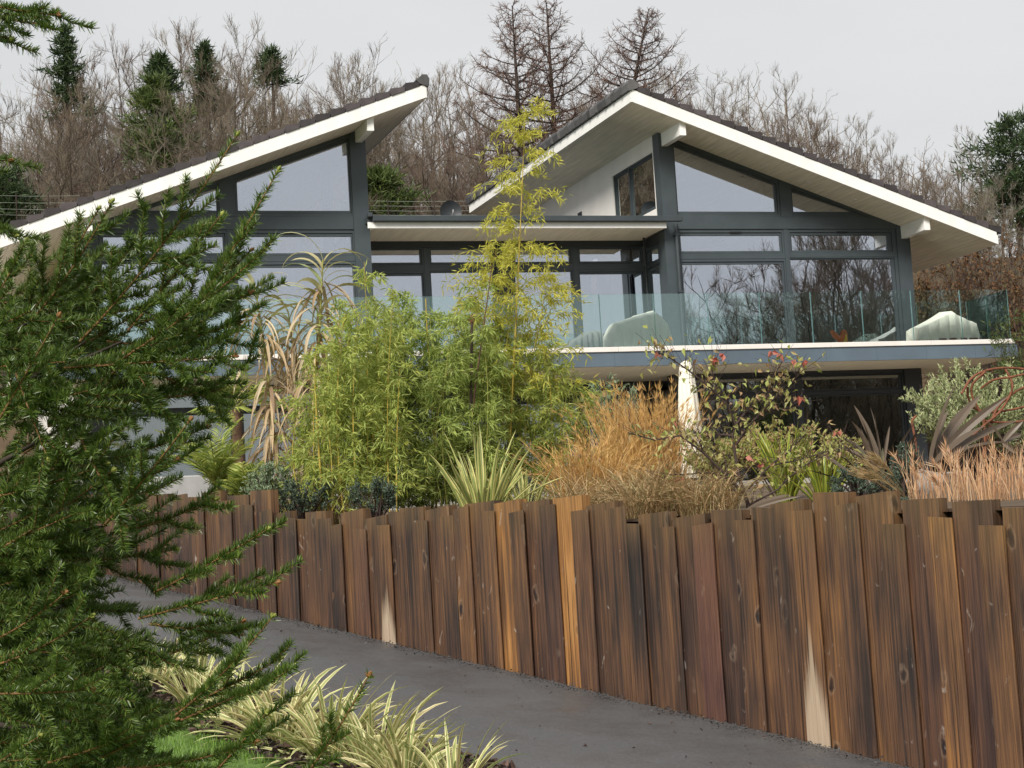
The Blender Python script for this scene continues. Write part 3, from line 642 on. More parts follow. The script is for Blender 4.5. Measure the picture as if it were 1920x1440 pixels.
o = b.build('wicker_base', M['wicker'], bevel=.02); o.location = tuple(hw(6.5, -.87, 4.745)); o.rotation_euler = (0, 0, YAW); tag(o, 'brown wicker furniture base showing below the right cream cover', 'furniture')
pts = [(315, 640), (400, 640), (540, 780), (640, 720), (600, 640), (680, 630), (725, 700), (720, 860), (745, 1020), (660, 1010), (650, 920), (540, 960), (490, 1040), (385, 1040), (400, 930), (490, 870), (380, 790)]
q = [((x-550)*.0009, (1100-y)*.0009) for x, y in pts]
q = [(x*1.12, z*1.12) for x, z in q]
bird = empty('bird_ornament', hw(3.45, -1.38, 4.745), YAW, 'orange and yellow bird shaped ornament standing behind the balcony glass', 'ornament')
def fan_prism(q, a, b, mb):
    c = np.mean(q, 0); n = len(q)
    for i in range(n):
        t0, t1 = q[i], q[(i+1) % n]; V = [(c[0], a-.02, c[1]), (t0[0], a, t0[1]), (t1[0], a, t1[1]), (c[0], b+.02, c[1]), (t0[0], b, t0[1]), (t1[0], b, t1[1])]
        mb.add(V, [(0, 1, 2), (3, 5, 4)]); mb.add(V, [(1, 4, 5, 2)])
    return mb
fan_prism(q, -.025, .025, MB()).build('body', M['bird_o'], bird)
q2 = [((x-550)*.0009, (1100-y)*.0009) for x, y in [(690, 680), (718, 720), (712, 850), (640, 905), (600, 880), (660, 800)]]
fan_prism(q2, -.045, -.03, MB()).build('breast', M['bird_y'], bird)
MB().tube([(.05, 0, 0), (.05, 0, .12)], .01, 6).build('stand', M['rust'], bird)
# satellite dish behind the flat roof
dz = empty('satellite_dish', at(843, 398, 50.5), YAW, 'round dark satellite dish rising behind the flat roof', 'satellite dish')
b = MB(); V = []; 
for i in range(7):
    r_ = .29*i/6
    for j in range(20): V.append((r_*math.cos(j*math.pi/10), -.02+.10*(r_/.29)**2*-1, r_*math.sin(j*math.pi/10)))
b.add(V, [(i*20+j, i*20+(j+1) % 20, (i+1)*20+(j+1) % 20, (i+1)*20+j) for i in range(6) for j in range(20)])
V2 = [(x, y+.012, z) for x, y, z in V]; b.add(V2, [(i*20+j, (i+1)*20+j, (i+1)*20+(j+1) % 20, i*20+(j+1) % 20) for i in range(6) for j in range(20)])
b.build('dish', M['dish'], dz, smooth=True)
MB().tube([(0, 0, -.25), (0, -.32, -.06), (0, -.34, .0)], .014, 6).build('feed_arm', M['dish_w'], dz)
MB().tube([(0, .03, -.9), (0, .03, 0)], .03, 8).build('mast', M['dish'], dz)

# ================================================================ FENCE
mb = MB(); sv = np.linspace(-12, 26, 60)
V = [(*stp(a, .115), low_z(a)-.1) for a in sv]+[(*stp(a, .115), max(low_z(a)+.3, up_z(*stp(a, .12))+.02)) for a in sv]; n = len(sv)
mb.add(V, [(i, i+1, n+i+1, n+i) for i in range(n-1)]); o = mb.build('bank', M['soil'], kind='structure'); o['label'] = 'dark earth bank held back by the timber fence'
FR = empty('timber_fence', (*stp(0, 0), low_z(0)), 0, 'retaining fence of tall brown timber boards with uneven tops along the driveway', 'fence')
def c4(a, b, y, k): return (a/2.667+480, b/2.667+480, y/2.667+900, k)
def c5(a, b, y, k): return (a/2.667+1200, b/2.667+1200, y/2.667+900, k)
def c1(a, b, y, k): return (a/2.88, b/2.88, y/2.88+500, k)
BD = [c4(85, 160, 165, 'B'), c4(145, 192, 190, 'F'), c4(185, 250, 197, 'B'), c4(245, 340, 158, 'B'), c4(305, 372, 193, 'F'), c4(365, 422, 225, 'F'), c4(420, 525, 155, 'B'), c4(485, 545, 245, 'F'), c4(540, 645, 185, 'B'), c4(602, 664, 225, 'F'), c4(660, 735, 160, 'B'), c4(715, 825, 137, 'B'), c4(787, 850, 203, 'F'), c4(847, 958, 140, 'B'), c4(915, 981, 182, 'F'), c4(983, 1056, 138, 'F'), c4(1045, 1185, 112, 'B'), c4(1117, 1188, 155, 'F'), c4(1183, 1305, 108, 'B'), c4(1265, 1335, 158, 'F'), c4(1325, 1455, 105, 'B'), c4(1415, 1490, 125, 'F'), c4(1480, 1618, 85, 'B'), c4(1572, 1655, 152, 'F'), c4(1645, 1780, 118, 'B'), c4(1738, 1840, 140, 'F'), c4(1826, 1912, 218, 'F'),
      c5(-10, 130, 165, 'B'), c5(80, 168, 235, 'F'), c5(160, 312, 180, 'B'), c5(262, 362, 222, 'F'), c5(355, 500, 150, 'B'), c5(462, 557, 200, 'F'), c5(550, 660, 138, 'B'), c5(650, 810, 110, 'B'), c5(755, 862, 152, 'F'), c5(855, 1020, 62, 'B'), c5(970, 1085, 120, 'F'), c5(1080, 1252, 68, 'B'), c5(1205, 1318, 220, 'F'), c5(1310, 1482, 95, 'B'), c5(1435, 1552, 187, 'F'), c5(1550, 1738, 105, 'B'), c5(1685, 1812, 228, 'F'), c5(1803, 1990, 138, 'B'), c5(1940, 2070, 215, 'F'), c5(2060, 2250, 120, 'B'), c5(2205, 2340, 200, 'F'), c5(2330, 2530, 110, 'B'),
      c1(1350, 1455, 1215, 'B'), c1(1400, 1462, 1320, 'F'), c1(1228, 1338, 1242, 'B'), c1(1300, 1356, 1290, 'F'), c1(1175, 1240, 1268, 'F'), c1(1085, 1182, 1222, 'B'), c1(1000, 1092, 1250, 'F')]
x = 1000
while x > -60:
    BD.append(c1(x-68, x+8, 1232+U(-14, 22), 'B' if int(x/50) % 2 else 'F')); x -= U(54, 62)
TONE = {18: (.50, 0, 0), 22: (.60, 0, 0), 17: (.34, 0, 0), 9: (.30, 0, 1), 15: (.32, 0, 0), 26: (.2, 0, 0), 30: (.29, .6, 0), 35: (.36, 0, 1.1), 41: (.42, 0, 0), 43: (.36, 0, 0), 38: (.31, 0, 0), 39: (.24, 0, 0), 36: (.34, 0, 0), 12: (.26, 0, 0), 20: (.22, .15, 0), 21: (.2, .2, 0), 28: (.28, 0, 0), 29: (.2, .1, 0), 31: (.21, .1, 0), 32: (.30, 0, 0), 34: (.27, 0, 0)}
def plane_hit(px, py, t):
    d = ray(px, py); k = (FA+FN*t)@FN/(d[:2]@FN); p = d*k; return st(p[0], p[1])[0], p[2]+EYE
used = []
for i, (xa, xb, yt, kd) in enumerate(BD):
    t0 = -.024 if kd == 'F' else .002; th = .1 if kd == 'B' else .022
    s1, z1 = plane_hit(xa, yt, t0); s0, z0 = plane_hit(xb, yt, t0)
    if i >= 49: 
        z1 = z0 = z1
    zt = (z0+z1)/2; wdt = abs(s1-s0)+(.02 if kd == 'B' else .004); cs = (s0+s1)/2
    if kd == 'B': t0 += U(0, .012)
    else: t0 -= U(0, .006)
    zb = low_z(cs)-.06; h = zt-zb
    hwid = wdt/2; ch = .006; til = U(-.012, .012); lean = U(-.006, .006)
    # section with chamfered arrises, slightly cupped, sawn top not quite level
    sec = [(-hwid+ch, 0), (hwid-ch, 0), (hwid, ch), (hwid, th-ch), (hwid-ch, th), (-hwid+ch, th), (-hwid, th-ch), (-hwid, ch)]
    lev = [0, .35, .7, 1]; V = []
    bow = [0, U(-.006, .006), U(-.006, .006), 0]
    for l, bo in zip(lev, bow):
        for a, bb in sec: V.append((a+lean*l*h+bo, bb+U(-.002, .002), (h+til*a/hwid if l == 1 else l*h)))
    mb = MB()
    # local x axis runs along the fence, local y from front to back
    for k in range(3): mb.add(V, [[k*8+j, k*8+(j+1) % 8, (k+1)*8+(j+1) % 8, (k+1)*8+j] for j in range(8)])
    top = V[24:]; mb.add(top, [(0, 1, 2, 3), (3, 4, 5, 6), (6, 7, 0, 3)])
    o = mb.build('board', M['board'], FR)
    p = stp(cs, t0); o.location = (p[0]-FR.location.x, p[1]-FR.location.y, zb-FR.location.z)
    o.rotation_euler = (0, 0, math.atan2(FD[1], FD[0])-math.pi)
    tn = TONE.get(i, (U(.19, .31), U(0, .25) if U(0, 1) < .4 else 0, 0))
    o.color = (*tn, 1)
# ================================================================ WOODLAND BEHIND
def nrm(v): return v/(np.linalg.norm(v)+1e-9)
def bare_tree(seed, H=10., spread=.34, droop=0., nlimb=16, upw=.55, fine=1.0):
    """returns (limb segments, twig segments) as arrays; tree of height ~H at the origin"""
    g = np.random.default_rng(seed); big = []; tw = []
    def walk(p, d, L, r, n, wob, up, tp=.75):
        pts = [p]; rs = [r]
        for i in range(n):
            d = nrm(d+g.normal(0, wob, 3)+np.array([0, 0, up])); p = p+d*L/n; pts.append(p); rs.append(r*(1-(i+1)/n*tp))
        return pts, rs, d
    def add(lst, pts, rs):
        for i in range(len(pts)-1): lst.append((pts[i], pts[i+1], rs[i], rs[i+1]))
    R0 = H*.0092
    pts, rs, _ = walk(np.zeros(3), np.array([g.normal(0, .05), g.normal(0, .05), 1.]), H*.97, R0, 9, .07, .08, .95); add(big, pts, rs)
    tr = np.array(pts)
    for k in range(nlimb):
        f = .22+.75*(k+g.uniform(0, 1))/nlimb; i = f*9; i0 = min(int(i), 8); p = tr[i0]+(tr[i0+1]-tr[i0])*(i-i0)
        a = k*2.4+g.uniform(-.5, .5); el = g.uniform(.25, 1.0)*upw*1.6
        d = nrm(np.array([math.cos(a), math.sin(a), el])); L = H*spread*(1.15-f)*g.uniform(.75, 1.25)+.35
        lp, lr, _ = walk(p, d, L, R0*.32*(1.15-f)+.006, 5, .13, .10*upw); add(big, lp, lr)
        nb = max(3, int(L*3.3))
        for b in range(nb):
            q = .2+.8*(b+g.uniform(0, 1))/nb; ii = q*5; j = min(int(ii), 4); pp = lp[j]+(lp[j+1]-lp[j])*(ii-j)
            ax = nrm(lp[j+1]-lp[j]); dd = nrm(ax*.8+g.normal(0, .42, 3)+np.array([0, 0, .6*upw-droop]))
            L2 = L*.42*(1.2-q)*g.uniform(.6, 1.3)+.2; bp, br, _ = walk(pp, dd, L2, .007+.0028*L, 3, .16, .08*upw-droop*.3); add(tw, bp, [x*.9 for x in br])
            nt = int((5+L2*12)*fine)
            for t in range(nt):
                q2 = g.uniform(.15, 1)*3; jj = min(int(q2), 2); p3 = bp[jj]+(bp[jj+1]-bp[jj])*(q2-jj)
                ax2 = nrm(bp[jj+1]-bp[jj]); d3 = nrm(ax2*.9+g.normal(0, .36, 3)+np.array([0, 0, .75*upw-droop*1.5])); L3 = g.uniform(.18, .55)
                p4 = p3+d3*L3*.55; d4 = nrm(d3+g.normal(0, .22, 3)+np.array([0, 0, .3-droop*2])); p5 = p4+d4*L3*.5
                tw.append((p3, p4, .0052, .0042)); tw.append((p4, p5, .0042, .0025))
                p6 = p4+nrm(d3+g.normal(0, .45, 3)+np.array([0, 0, .2]))*L3*.5; tw.append((p4, p6, .004, .0022))
    return big, tw
def seg_mesh(name, L, mat, k):
    mb = MB(); mb.segs(np.array([a[0] for a in L]), np.array([a[1] for a in L]), np.array([a[2] for a in L]), np.array([a[3] for a in L]), k)
    V = np.concatenate(mb.V); me = bpy.data.meshes.new(name); me.from_pydata(V.tolist(), [], [f for a in mb.F for f in a.tolist()]); me.materials.append(mat)
    me.polygons.foreach_set('use_smooth', [True]*len(me.polygons)); return me
TREEV = []
for sd_, mt, kw in ((11, 'twig_a', {}), (12, 'twig_b', dict(spread=.28, upw=.8)), (13, 'twig_c', dict(spread=.4, nlimb=18)), (14, 'twig_a', dict(spread=.3, upw=.9, nlimb=18)), (15, 'twig_b', dict(spread=.36, droop=.12)), (16, 'twig_c', dict(spread=.3, upw=.7)), (17, 'twig_a', dict(spread=.45, nlimb=20, upw=.6))):
    b_, t_ = bare_tree(sd_, 10., **kw)
    TREEV.append((seg_mesh('trunk', b_, M['bark' if mt != 'twig_c' else 'bark_dark'], 5), seg_mesh('crown', t_, M[mt], 3)))
def place_tree(px, ytop, Y, var, label, group, name='bare_tree', base=None, wide=1.):
    b = gp(px, Y) if base is None else base
    top = at(px, ytop, Y)[2]; h = max(2.5, top-b[2])/10.5
    e = empty(name, b-np.array([0, 0, .1]), U(0, 6.3), label, 'tree', group); e.scale = (h*wide, h*wide, h)
    link('trunk', TREEV[var][0], e); link('crown', TREEV[var][1], e); return e
SKY = [(0, 118), (60, 95), (110, 100), (200, 66), (260, 60), (310, 50), (380, 52), (420, 18), (470, 16), (520, 55), (600, 68), (650, 72), (700, 78), (760, 118), (820, 128), (870, 96), (940, 110), (1080, 110), (1180, 90), (1250, 108), (1300, 92), (1360, 118), (1410, 128), (1480, 112), (1540, 168), (1600, 162), (1650, 198), (1700, 232), (1760, 272), (1800, 225), (1860, 240), (1920, 250)]
def skyline(px): return float(np.interp(px, [a for a, _ in SKY], [b for _, b in SKY]))
LBL = [(0, 260, 'slender bare brown tree in the wood above the low end of the left roof', 'bare trees at the left edge'),
       (260, 560, 'bare twiggy tree in the wood above the middle of the left roof', 'bare trees above the left roof'),
       (560, 800, 'bare reddish twiggy tree rising behind the high end of the left roof', 'bare trees behind the left roof peak'),
       (800, 960, 'bare tree with dark trunk seen in the gap between the two roofs', 'bare trees between the roofs'),
       (960, 1210, 'bare brown tree in the wood around the larches', 'bare trees among the larches'),
       (1210, 1480, 'bare upright tree behind the upper slope of the right roof', 'bare trees behind the right roof'),
       (1480, 1720, 'pale bare tree behind the lower slope of the right roof', 'bare trees behind the lower right roof'),
       (1720, 2200, 'bare tangled tree at the right edge beyond the low roof corner', 'bare trees at the right edge')]
def lab(px):
    for a, b, l, g_ in LBL:
        if a <= px < b: return l, g_
    return LBL[0][2:] if px < 0 else LBL[-1][2:]
# skyline row
ORD = 'first second third fourth fifth sixth seventh eighth ninth tenth eleventh twelfth thirteenth fourteenth fifteenth sixteenth'.split(); kl = [0, 0]
for px, yt in SKY:
    if px in (1080, 1180, 940): continue
    sdx = 0 if px < 1000 else 1; l = 'bare tree topping the skyline, %s from the left %s the larches' % (ORD[kl[sdx]], ('before', 'after')[sdx]); kl[sdx] += 1; g_ = 'bare trees on the skyline';  place_tree(px+U(-8, 8), yt, U(72, 80), int(U(0, 7)), l, g_)
# middle and front rows
for x in np.arange(-40, 1960, 30):
    px = x+U(-14, 14); l, g_ = lab(px); s0 = skyline(px); dy = 60 if 1240 < px < 1720 else 45
    place_tree(px, s0+U(25, dy+55), U(64, 72), int(U(0, 7)), l, g_)
for x in np.arange(-30, 1000, 34):
    px = x+U(-16, 16); l, g_ = lab(px); place_tree(px, skyline(px)+U(90, 200), U(58.5, 64), int(U(0, 7)), l.replace('bare', 'low bare', 1), 'low '+g_, wide=1.25)
for px, yt, Y in ((1745, 330, 60), (1800, 300, 58), (1850, 270, 62), (1890, 330, 55), (1780, 380, 56), (1835, 350, 60), (1915, 290, 60)):
    l, g_ = lab(px); place_tree(px, yt, Y, int(U(0, 7)), l, g_, wide=1.2)
# rest of the wood as one far mass + undergrowth
far = MB(); FT = [bare_tree(100+k, 8., .4, 0, 10, .6, .12) for k in range(6)]
for k in range(55):
    px = U(-80, 2000); Y = U(82, 100); b = gp(px, Y); top = at(px, skyline(px)+U(10, 70), Y)[2]; h = max(4, top-b[2])/8.
    L, T = FT[k % 6]
    for A, kk in ((L, 3), (T, 3)):
        ca, sa = math.cos(k), math.sin(k); Rm = np.array([[ca, -sa, 0], [sa, ca, 0], [0, 0, 1]])
        P0 = np.array([a[0] for a in A])@Rm.T*h+b; P1 = np.array([a[1] for a in A])@Rm.T*h+b
        far.segs(P0, P1, np.array([a[2] for a in A])*1.3, np.array([a[3] for a in A])*1.3, 3)
o = far.build('distant_wood', M['twig_a'], kind='stuff'); o['label'] = 'dense mass of bare brown trees at the top of the hill'; o['category'] = 'wood'
def brush(name, mat, zones, label, L=(.25, .7), Wd=.016, n=3000):
    mb = MB(); B = []
    for (x0, x1, Y0, Y1, hmax, k) in zones:
        for _ in range(int(n*k)):
            b = gp(U(x0, x1), U(Y0, Y1)); b[2] += hmax*U(0, 1)**1.6; B.append(b)
    B = np.array(B); N = len(B); D = RNG.normal(size=(N, 3))+np.array([0, 0, .6])
    mb.leaves(B, D, U(L[0], L[1], N), Wd, 0, .2); o = mb.build(name, M[mat], kind='stuff'); o['label'] = label; o['category'] = 'undergrowth'; return o
brush('undergrowth', 'brush', [(-60, 950, 57, 70, 2.2, 2.4), (1700, 1960, 50, 64, 2.0, 1.5), (1200, 1720, 62, 74, 1.8, .6)], 'brown tangled undergrowth below the bare trees', (.3, .9), .022)

# conifers on the hill
def conifer(name, px, ytop, ybot, Y, wpx, mat, label, seed, n=2600, ls=.34, lw=.05, cone=.9):
    g = np.random.default_rng(seed); b = gp(px, Y); top = at(px, ytop, Y)[2]; bot = min(at(px, ybot, Y)[2], top-1); H = top-b[2]; W = wpx/2*Y/FPX
    e = empty(name, b, 0, label, 'tree', 'conifers in the wood')
    MB().tube([(0, 0, -.2), (.03, .02, H*.5), (0, 0, H*.98)], [H*.018+.04, H*.012+.02, .015], 6).build('trunk', M['bark_dark'], e, smooth=True)
    nb = 30; P0 = []; P1 = []; LP = []; LD = []
    for k in range(nb):
        f = (k+g.uniform(0, 1))/nb; z = (bot-b[2])+(H-(bot-b[2]))*f; r = W*((1-f)**cone*.95+.1)*g.uniform(.4, 1.35); a = k*2.399
        c = np.array([0, 0, z]); tip = np.array([math.cos(a)*r, math.sin(a)*r, z+g.uniform(-.15, .5)*r])
        P0.append(c); P1.append(tip); m_ = int(n/nb*(.5+r/W)); q = g.uniform(.25, 1.05, m_)
        pts = c+(tip-c)*q[:, None]+g.normal(0, .05+.16*r, (m_, 3))*np.array([1, 1, .55]); LP.append(pts)
        LD.append((tip-c)*.5/r+g.normal(0, .6, (m_, 3))+np.array([0, 0, .35]))
    mb = MB(); mb.segs(np.array(P0), np.array(P1), np.full(nb, .03), np.full(nb, .01), 4); br = mb.build('branches', M['bark_dark'], e); br['kind'] = 'stuff'
    P = np.concatenate(LP); D = np.concatenate(LD); m2 = MB(); m2.leaves(P, D, g.uniform(ls*.6, ls*1.2, len(P)), lw, 0, .3); m2.build('crown', M[mat], e); return e
conifer('pine_tree', 140, 52, 215, 70, 80, 'pine', 'dark green pine standing out at the upper left of the wood', 1, 2600)
conifer('conifer_tree', 312, 150, 335, 61, 125, 'pine_lt', 'bright green conifer rising behind the middle of the left roof', 2, 4200, cone=.55)
conifer('conifer_tree', 322, 104, 175, 63, 60, 'pine', 'narrow conifer tip just above the bright green conifer', 3, 1400)
conifer('pine_tree', 405, 84, 215, 71, 66, 'pine', 'dark bluish pine right of the bright green conifer', 4, 2400)
conifer('pine_tree', 530, 94, 160, 74, 60, 'pine', 'small dark pine top poking out above the left roof slope', 5, 1500)
conifer('pine_tree', 735, 322, 420, 58, 110, 'pine_lt', 'low bushy green conifer behind the flat roof beside the left wing', 6, 3000, cone=.4)
conifer('pine_tree', 1915, 232, 440, 66, 190, 'pine', 'broad rounded pine crown at the right edge of the picture', 7, 5200, cone=.28)
conifer('evergreen_tree', 15, 330, 440, 58, 120, 'pine', 'dark evergreen at the left edge above the end of the roof', 8, 2600, cone=.3)
# larches
def larch(px, ytop, ybot, Y, wpx, lean, label, seed):
    g = np.random.default_rng(seed); b = gp(px, Y); H = at(px, ytop, Y)[2]-b[2]; W = wpx*.8*Y/FPX; zb = max(1., at(px, ybot, Y)[2]-b[2])
    e = empty('larch_tree', b, 0, label, 'tree', 'bare larches between the roofs')
    ax = lambda z: np.array([lean*(z/H)**1.5*W, 0, z])
    MB().tube([ax(z) for z in np.linspace(0, H, 9)], np.linspace(H*.016+.05, .02, 9), 6).build('trunk', M['bark_dark'], e, smooth=True)
    A = []; T = []; nb = 58
    for k in range(nb):
        f = (k+g.uniform(0, 1))/nb; z = zb+(H-zb)*f*.985; r = W*(1.02-f)**.75*g.uniform(.65, 1.2)+.12; a = k*2.399+g.uniform(-.3, .3)
        pts = [ax(z)]; d = nrm(np.array([math.cos(a), math.sin(a), -.10+.5*f]))
        for i in range(6): d = nrm(d+g.normal(0, .07, 3)+np.array([0, 0, .07+.05*i*.5])); pts.append(pts[-1]+d*r/6)
        for i in range(6): A.append((pts[i], pts[i+1], .035*(1-i/6.5)*(1.2-f)+.006, .035*(1-(i+1)/6.5)*(1.2-f)+.006))
        for t in range(int(9+r*13)):
            q = g.uniform(.15, 1)*6; j = min(int(q), 5); p = pts[j]+(pts[j+1]-pts[j])*(q-j); L = g.uniform(.15, .6)*(.5+r*.3)
            d2 = nrm((pts[j+1]-pts[j])*1.2/r*3+g.normal(0, .6, 3)+np.array([0, 0, -.15])); p2 = p+d2*L*.5; p3 = p2+nrm(d2+g.normal(0, .3, 3)+np.array([0, 0, .1]))*L*.5
            T.append((p, p2, .009, .007)); T.append((p2, p3, .007, .004))
            for _ in range(2): T.append((p2, p2+nrm(d2+g.normal(0, .7, 3))*L*.45, .006, .003))
    link('branches', seg_mesh('branches', A, M['bark_dark'], 4), e)['kind'] = 'stuff'; link('crown', seg_mesh('crown', T, M['larch'], 3), e); return e
larch(998, 8, 330, 66, 190, 0, 'tall bare larch left of the two others between the roofs', 21)
larch(1062, 2, 330, 67.5, 210, 0, 'tallest bare larch standing in the middle of the three', 22)
larch(1150, 26, 250, 69, 170, .75, 'leaning bare larch right behind the peak of the right roof', 23)
# russet hedge and shrubs right of the house
def bush(name, px, py, Y, rx, rz, mat, label, n=1500, L=(.03, .06), W=.018, cat='shrub', ry=None, nst=26, wood='dogbark', flat=0, up=.5, base=None, grp=None, tw=.006):
    """woody shrub: stems from one root, twigs, leaves near the twig ends; centre pixel given, radii in metres"""
    c = at(px, py, Y); b = np.array([c[0], c[1], up_z(c[0], c[1])]) if base is None else base; c = c-b; ry = ry or rx
    e = empty(name, b, 0, label, cat, grp); S = []; LP = []; LD = []
    for k in range(nst):
        d = nrm(RNG.normal(size=3)+np.array([0, 0, .25])); tip = c+d*np.array([rx, ry, rz])*U(.75, 1.08)
        root = np.array([U(-.06, .06), U(-.06, .06), 0]); mid = (root+tip)/2+np.array([0, 0, .12*rz])+RNG.normal(0, .08*rx, 3)
        S += [(root, mid, tw*1.8, tw*1.2), (mid, tip, tw*1.2, tw*.5)]
        for t in range(7):
            q = U(.1, .95); p = mid+(tip-mid)*q; d2 = nrm(tip-mid+RNG.normal(0, .9, 3)*np.linalg.norm(tip-mid)*.6+np.array([0, 0, up*.3*rz])); L2 = U(.18, .5)*min(rx, rz); p2 = p+d2*L2; S.append((p, p2, tw*.6, tw*.3))
            m_ = max(2, int(n/nst/7)); qq = U(.1, 1.1, m_); LP.append(p+(p2-p)*qq[:, None]+RNG.normal(0, .012, (m_, 3))); LD.append(np.tile(d2, (m_, 1))*.6+RNG.normal(0, .7, (m_, 3))+np.array([0, 0, up*.6]))
    link('stems', seg_mesh('stems', S, M[wood], 4), e)
    P = np.concatenate(LP); D = np.concatenate(LD); mb = MB(); mb.leaves(P, D, U(L[0], L[1], len(P)), W, .05, .25); mb.build('foliage', M[mat], e); return e
for i, (px, py, Y, r_, rz, lb) in enumerate(((1790, 545, 54, 1.5, .9, 'russet leaved hedge shrub beside the low corner of the right roof'), (1860, 520, 52, 1.5, 1.1, 'taller russet hedge shrub at the right edge beside the balcony'), (1740, 560, 57, 1.1, .7, 'low russet shrub just right of the end pillar'), (1915, 560, 50, 1.2, 1.2, 'dark russet shrub at the right picture edge level with the glass'))):
    bush('hedge_shrub', px, py, Y, r_, rz, 'beech', lb, 2600, (.07, .13), .06, nst=34, tw=.012)
bush('conifer_shrub', 1925, 640, 40, .75, .9, 'pine_lt', 'yellow green conifer shrub at the right end of the balcony', 2600, (.10, .2), .02, nst=40)
# wires of a garden fence behind the house
def wire_fence(name, x0, x1, ys, Y, label):
    m_ = (at(x0, ys[0], Y)+at(x1, ys[0], Y))/2; b = np.array([m_[0], m_[1], up_z(m_[0], m_[1])]); e = empty(name, b, 0, label, 'fence')
    for y in ys: MB().tube([at(x0, y, Y)-b, at((x0+x1)/2, y+2, Y)-b, at(x1, y+1, Y)-b], .0045, 4).build('wire', M['wire'], e)
    for x in np.linspace(x0, x1, 4):
        p = at(x, ys[0]-3, Y)-b; MB().tube([(p[0], p[1], p[2]-2.2), p], .02, 6).build('post', M['bark_dark'], e)
wire_fence('wire_fence', 640, 900, (376, 385, 394, 402), 56.8, 'thin wire fence above the flat roof between the wings')
wire_fence('wire_fence', -30, 150, (366, 379, 391, 402), 56.8, 'thin wire fence above the low end of the left roof')
# bare trees out to the right, mirrored in the right hand doors
def mirror(P):
    d = (P[:2]-HO[:2])@HY[:2]; q = P.copy(); q[:2] -= 2*d*HY[:2]; return q
MR = [(1296, 610, 78), (1330, 560, 82), (1362, 520, 80), (1395, 585, 76), (1425, 540, 84), (1455, 500, 82), (1476, 455, 88), (1500, 440, 84), (1525, 460, 90), (1548, 450, 80), (1572, 435, 88), (1598, 455, 82), (1620, 440, 92), (1645, 450, 84), (1668, 440, 88), (1690, 460, 80), (1715, 470, 86), (1745, 480, 80), (1775, 470, 88), (1805, 490, 82), (1840, 480, 86), (1875, 490, 80),
                  (1490, 520, 74), (1540, 530, 74), (1590, 520, 73), (1640, 525, 75), (1685, 530, 74)]
for k, (px, yt, D) in enumerate(MR):
    P = mirror(at(px, yt, D)); h = P[2]; door = lambda x: 'left door' if x < 1480 else ('right door' if x < 1690 else 'end glass'); w_ = door(px)
    order = sorted(m[0] for m in MR if door(m[0]) == w_).index(px)
    e = empty('bare_tree', (P[0], P[1], 0.), k*1.3, '%s bare tree from the left among those mirrored in the right wing %s' % (ORD[order], w_), 'tree', 'bare trees mirrored in the %s of the right wing' % w_)
    s_ = h/9.6; e.scale = (s_*1.1, s_*1.1, s_); v = k % 7; link('trunk', TREEV[v][0], e); link('crown', TREEV[v][1], e)
# ================================================================ GARDEN PLANTS
def gpl(px, Y):
    py = 1300.
    for _ in range(8):
        p = at(px, py, Y); z = low_z(st(p[0], p[1])[0])+.06; py += (p[2]-z)*FPX/Y
    return np.array([p[0], p[1], z])
def flax(name, base, n, L, W, mat, label, th=(.15, .7), dth=(.5, 1.5), az=None, fold=.35, S=8, cat='flax plant', grp=None, spread=.09, pw=1.8, dead=0):
    e = empty(name, base, 0, label, cat, grp)
    az = U(0, 2*math.pi, n) if az is None else U(az[0], az[1], n)
    t0 = U(th[0], th[1], n)*U(.3, 1, n); B = np.stack([np.cos(az)*U(0, spread, n), np.sin(az)*U(0, spread, n), np.zeros(n)-.03], 1)
    mb = MB(); mb.blades(B, az, U(L[0], L[1], n), U(W[0], W[1], n), t0, t0+U(dth[0], dth[1], n), S=S, fold=fold, pw=pw, twist=U(-.7, .7, n), roll=U(-.7, .7, n),
                         prof=lambda t: np.clip((1-t)*3., 0, 1)**.7*np.clip(.5+t*2, 0, 1))
    mb.build('blades', M[mat], e, smooth=False)
    return e
# cream flax along the near edge of the driveway
FC = [(290, 15.2, 34, 'cream striped flax half hidden behind the spruce'), (370, 14.4, 40, 'cream striped flax clump nearest the spruce branches'), (450, 13.7, 48, 'cream striped flax clump second in the row from the spruce'), (530, 13.15, 52, 'cream striped flax with long blades in the middle of the row'),
      (620, 12.75, 60, 'large upright cream striped flax right of the single bare spruce shoot'), (700, 12.45, 50, 'cream striped flax leaning over the driveway edge'), (760, 12.1, 44, 'cream striped flax low at the bottom edge, right of the upright one'), (850, 11.75, 30, 'rightmost cream striped flax just showing blade tips')]
for px, Y, n, lb in FC:
    k = .92 if px in (620, 700, 530) else .8
    flax('variegated_flax', gpl(px, Y), int(n*1.5), (.42*k, .86*k), (.022, .036), 'phor_w', lb, (.25, 1.3), (.5, 1.4), grp='cream flax along the driveway')
flax('variegated_flax', gpl(375, 15.3), 26, (.3, .6), (.018, .03), 'phor_w', 'small cream striped flax at the back beside the driveway edge', (.1, .9), (.4, 1.2), grp='cream flax along the driveway')

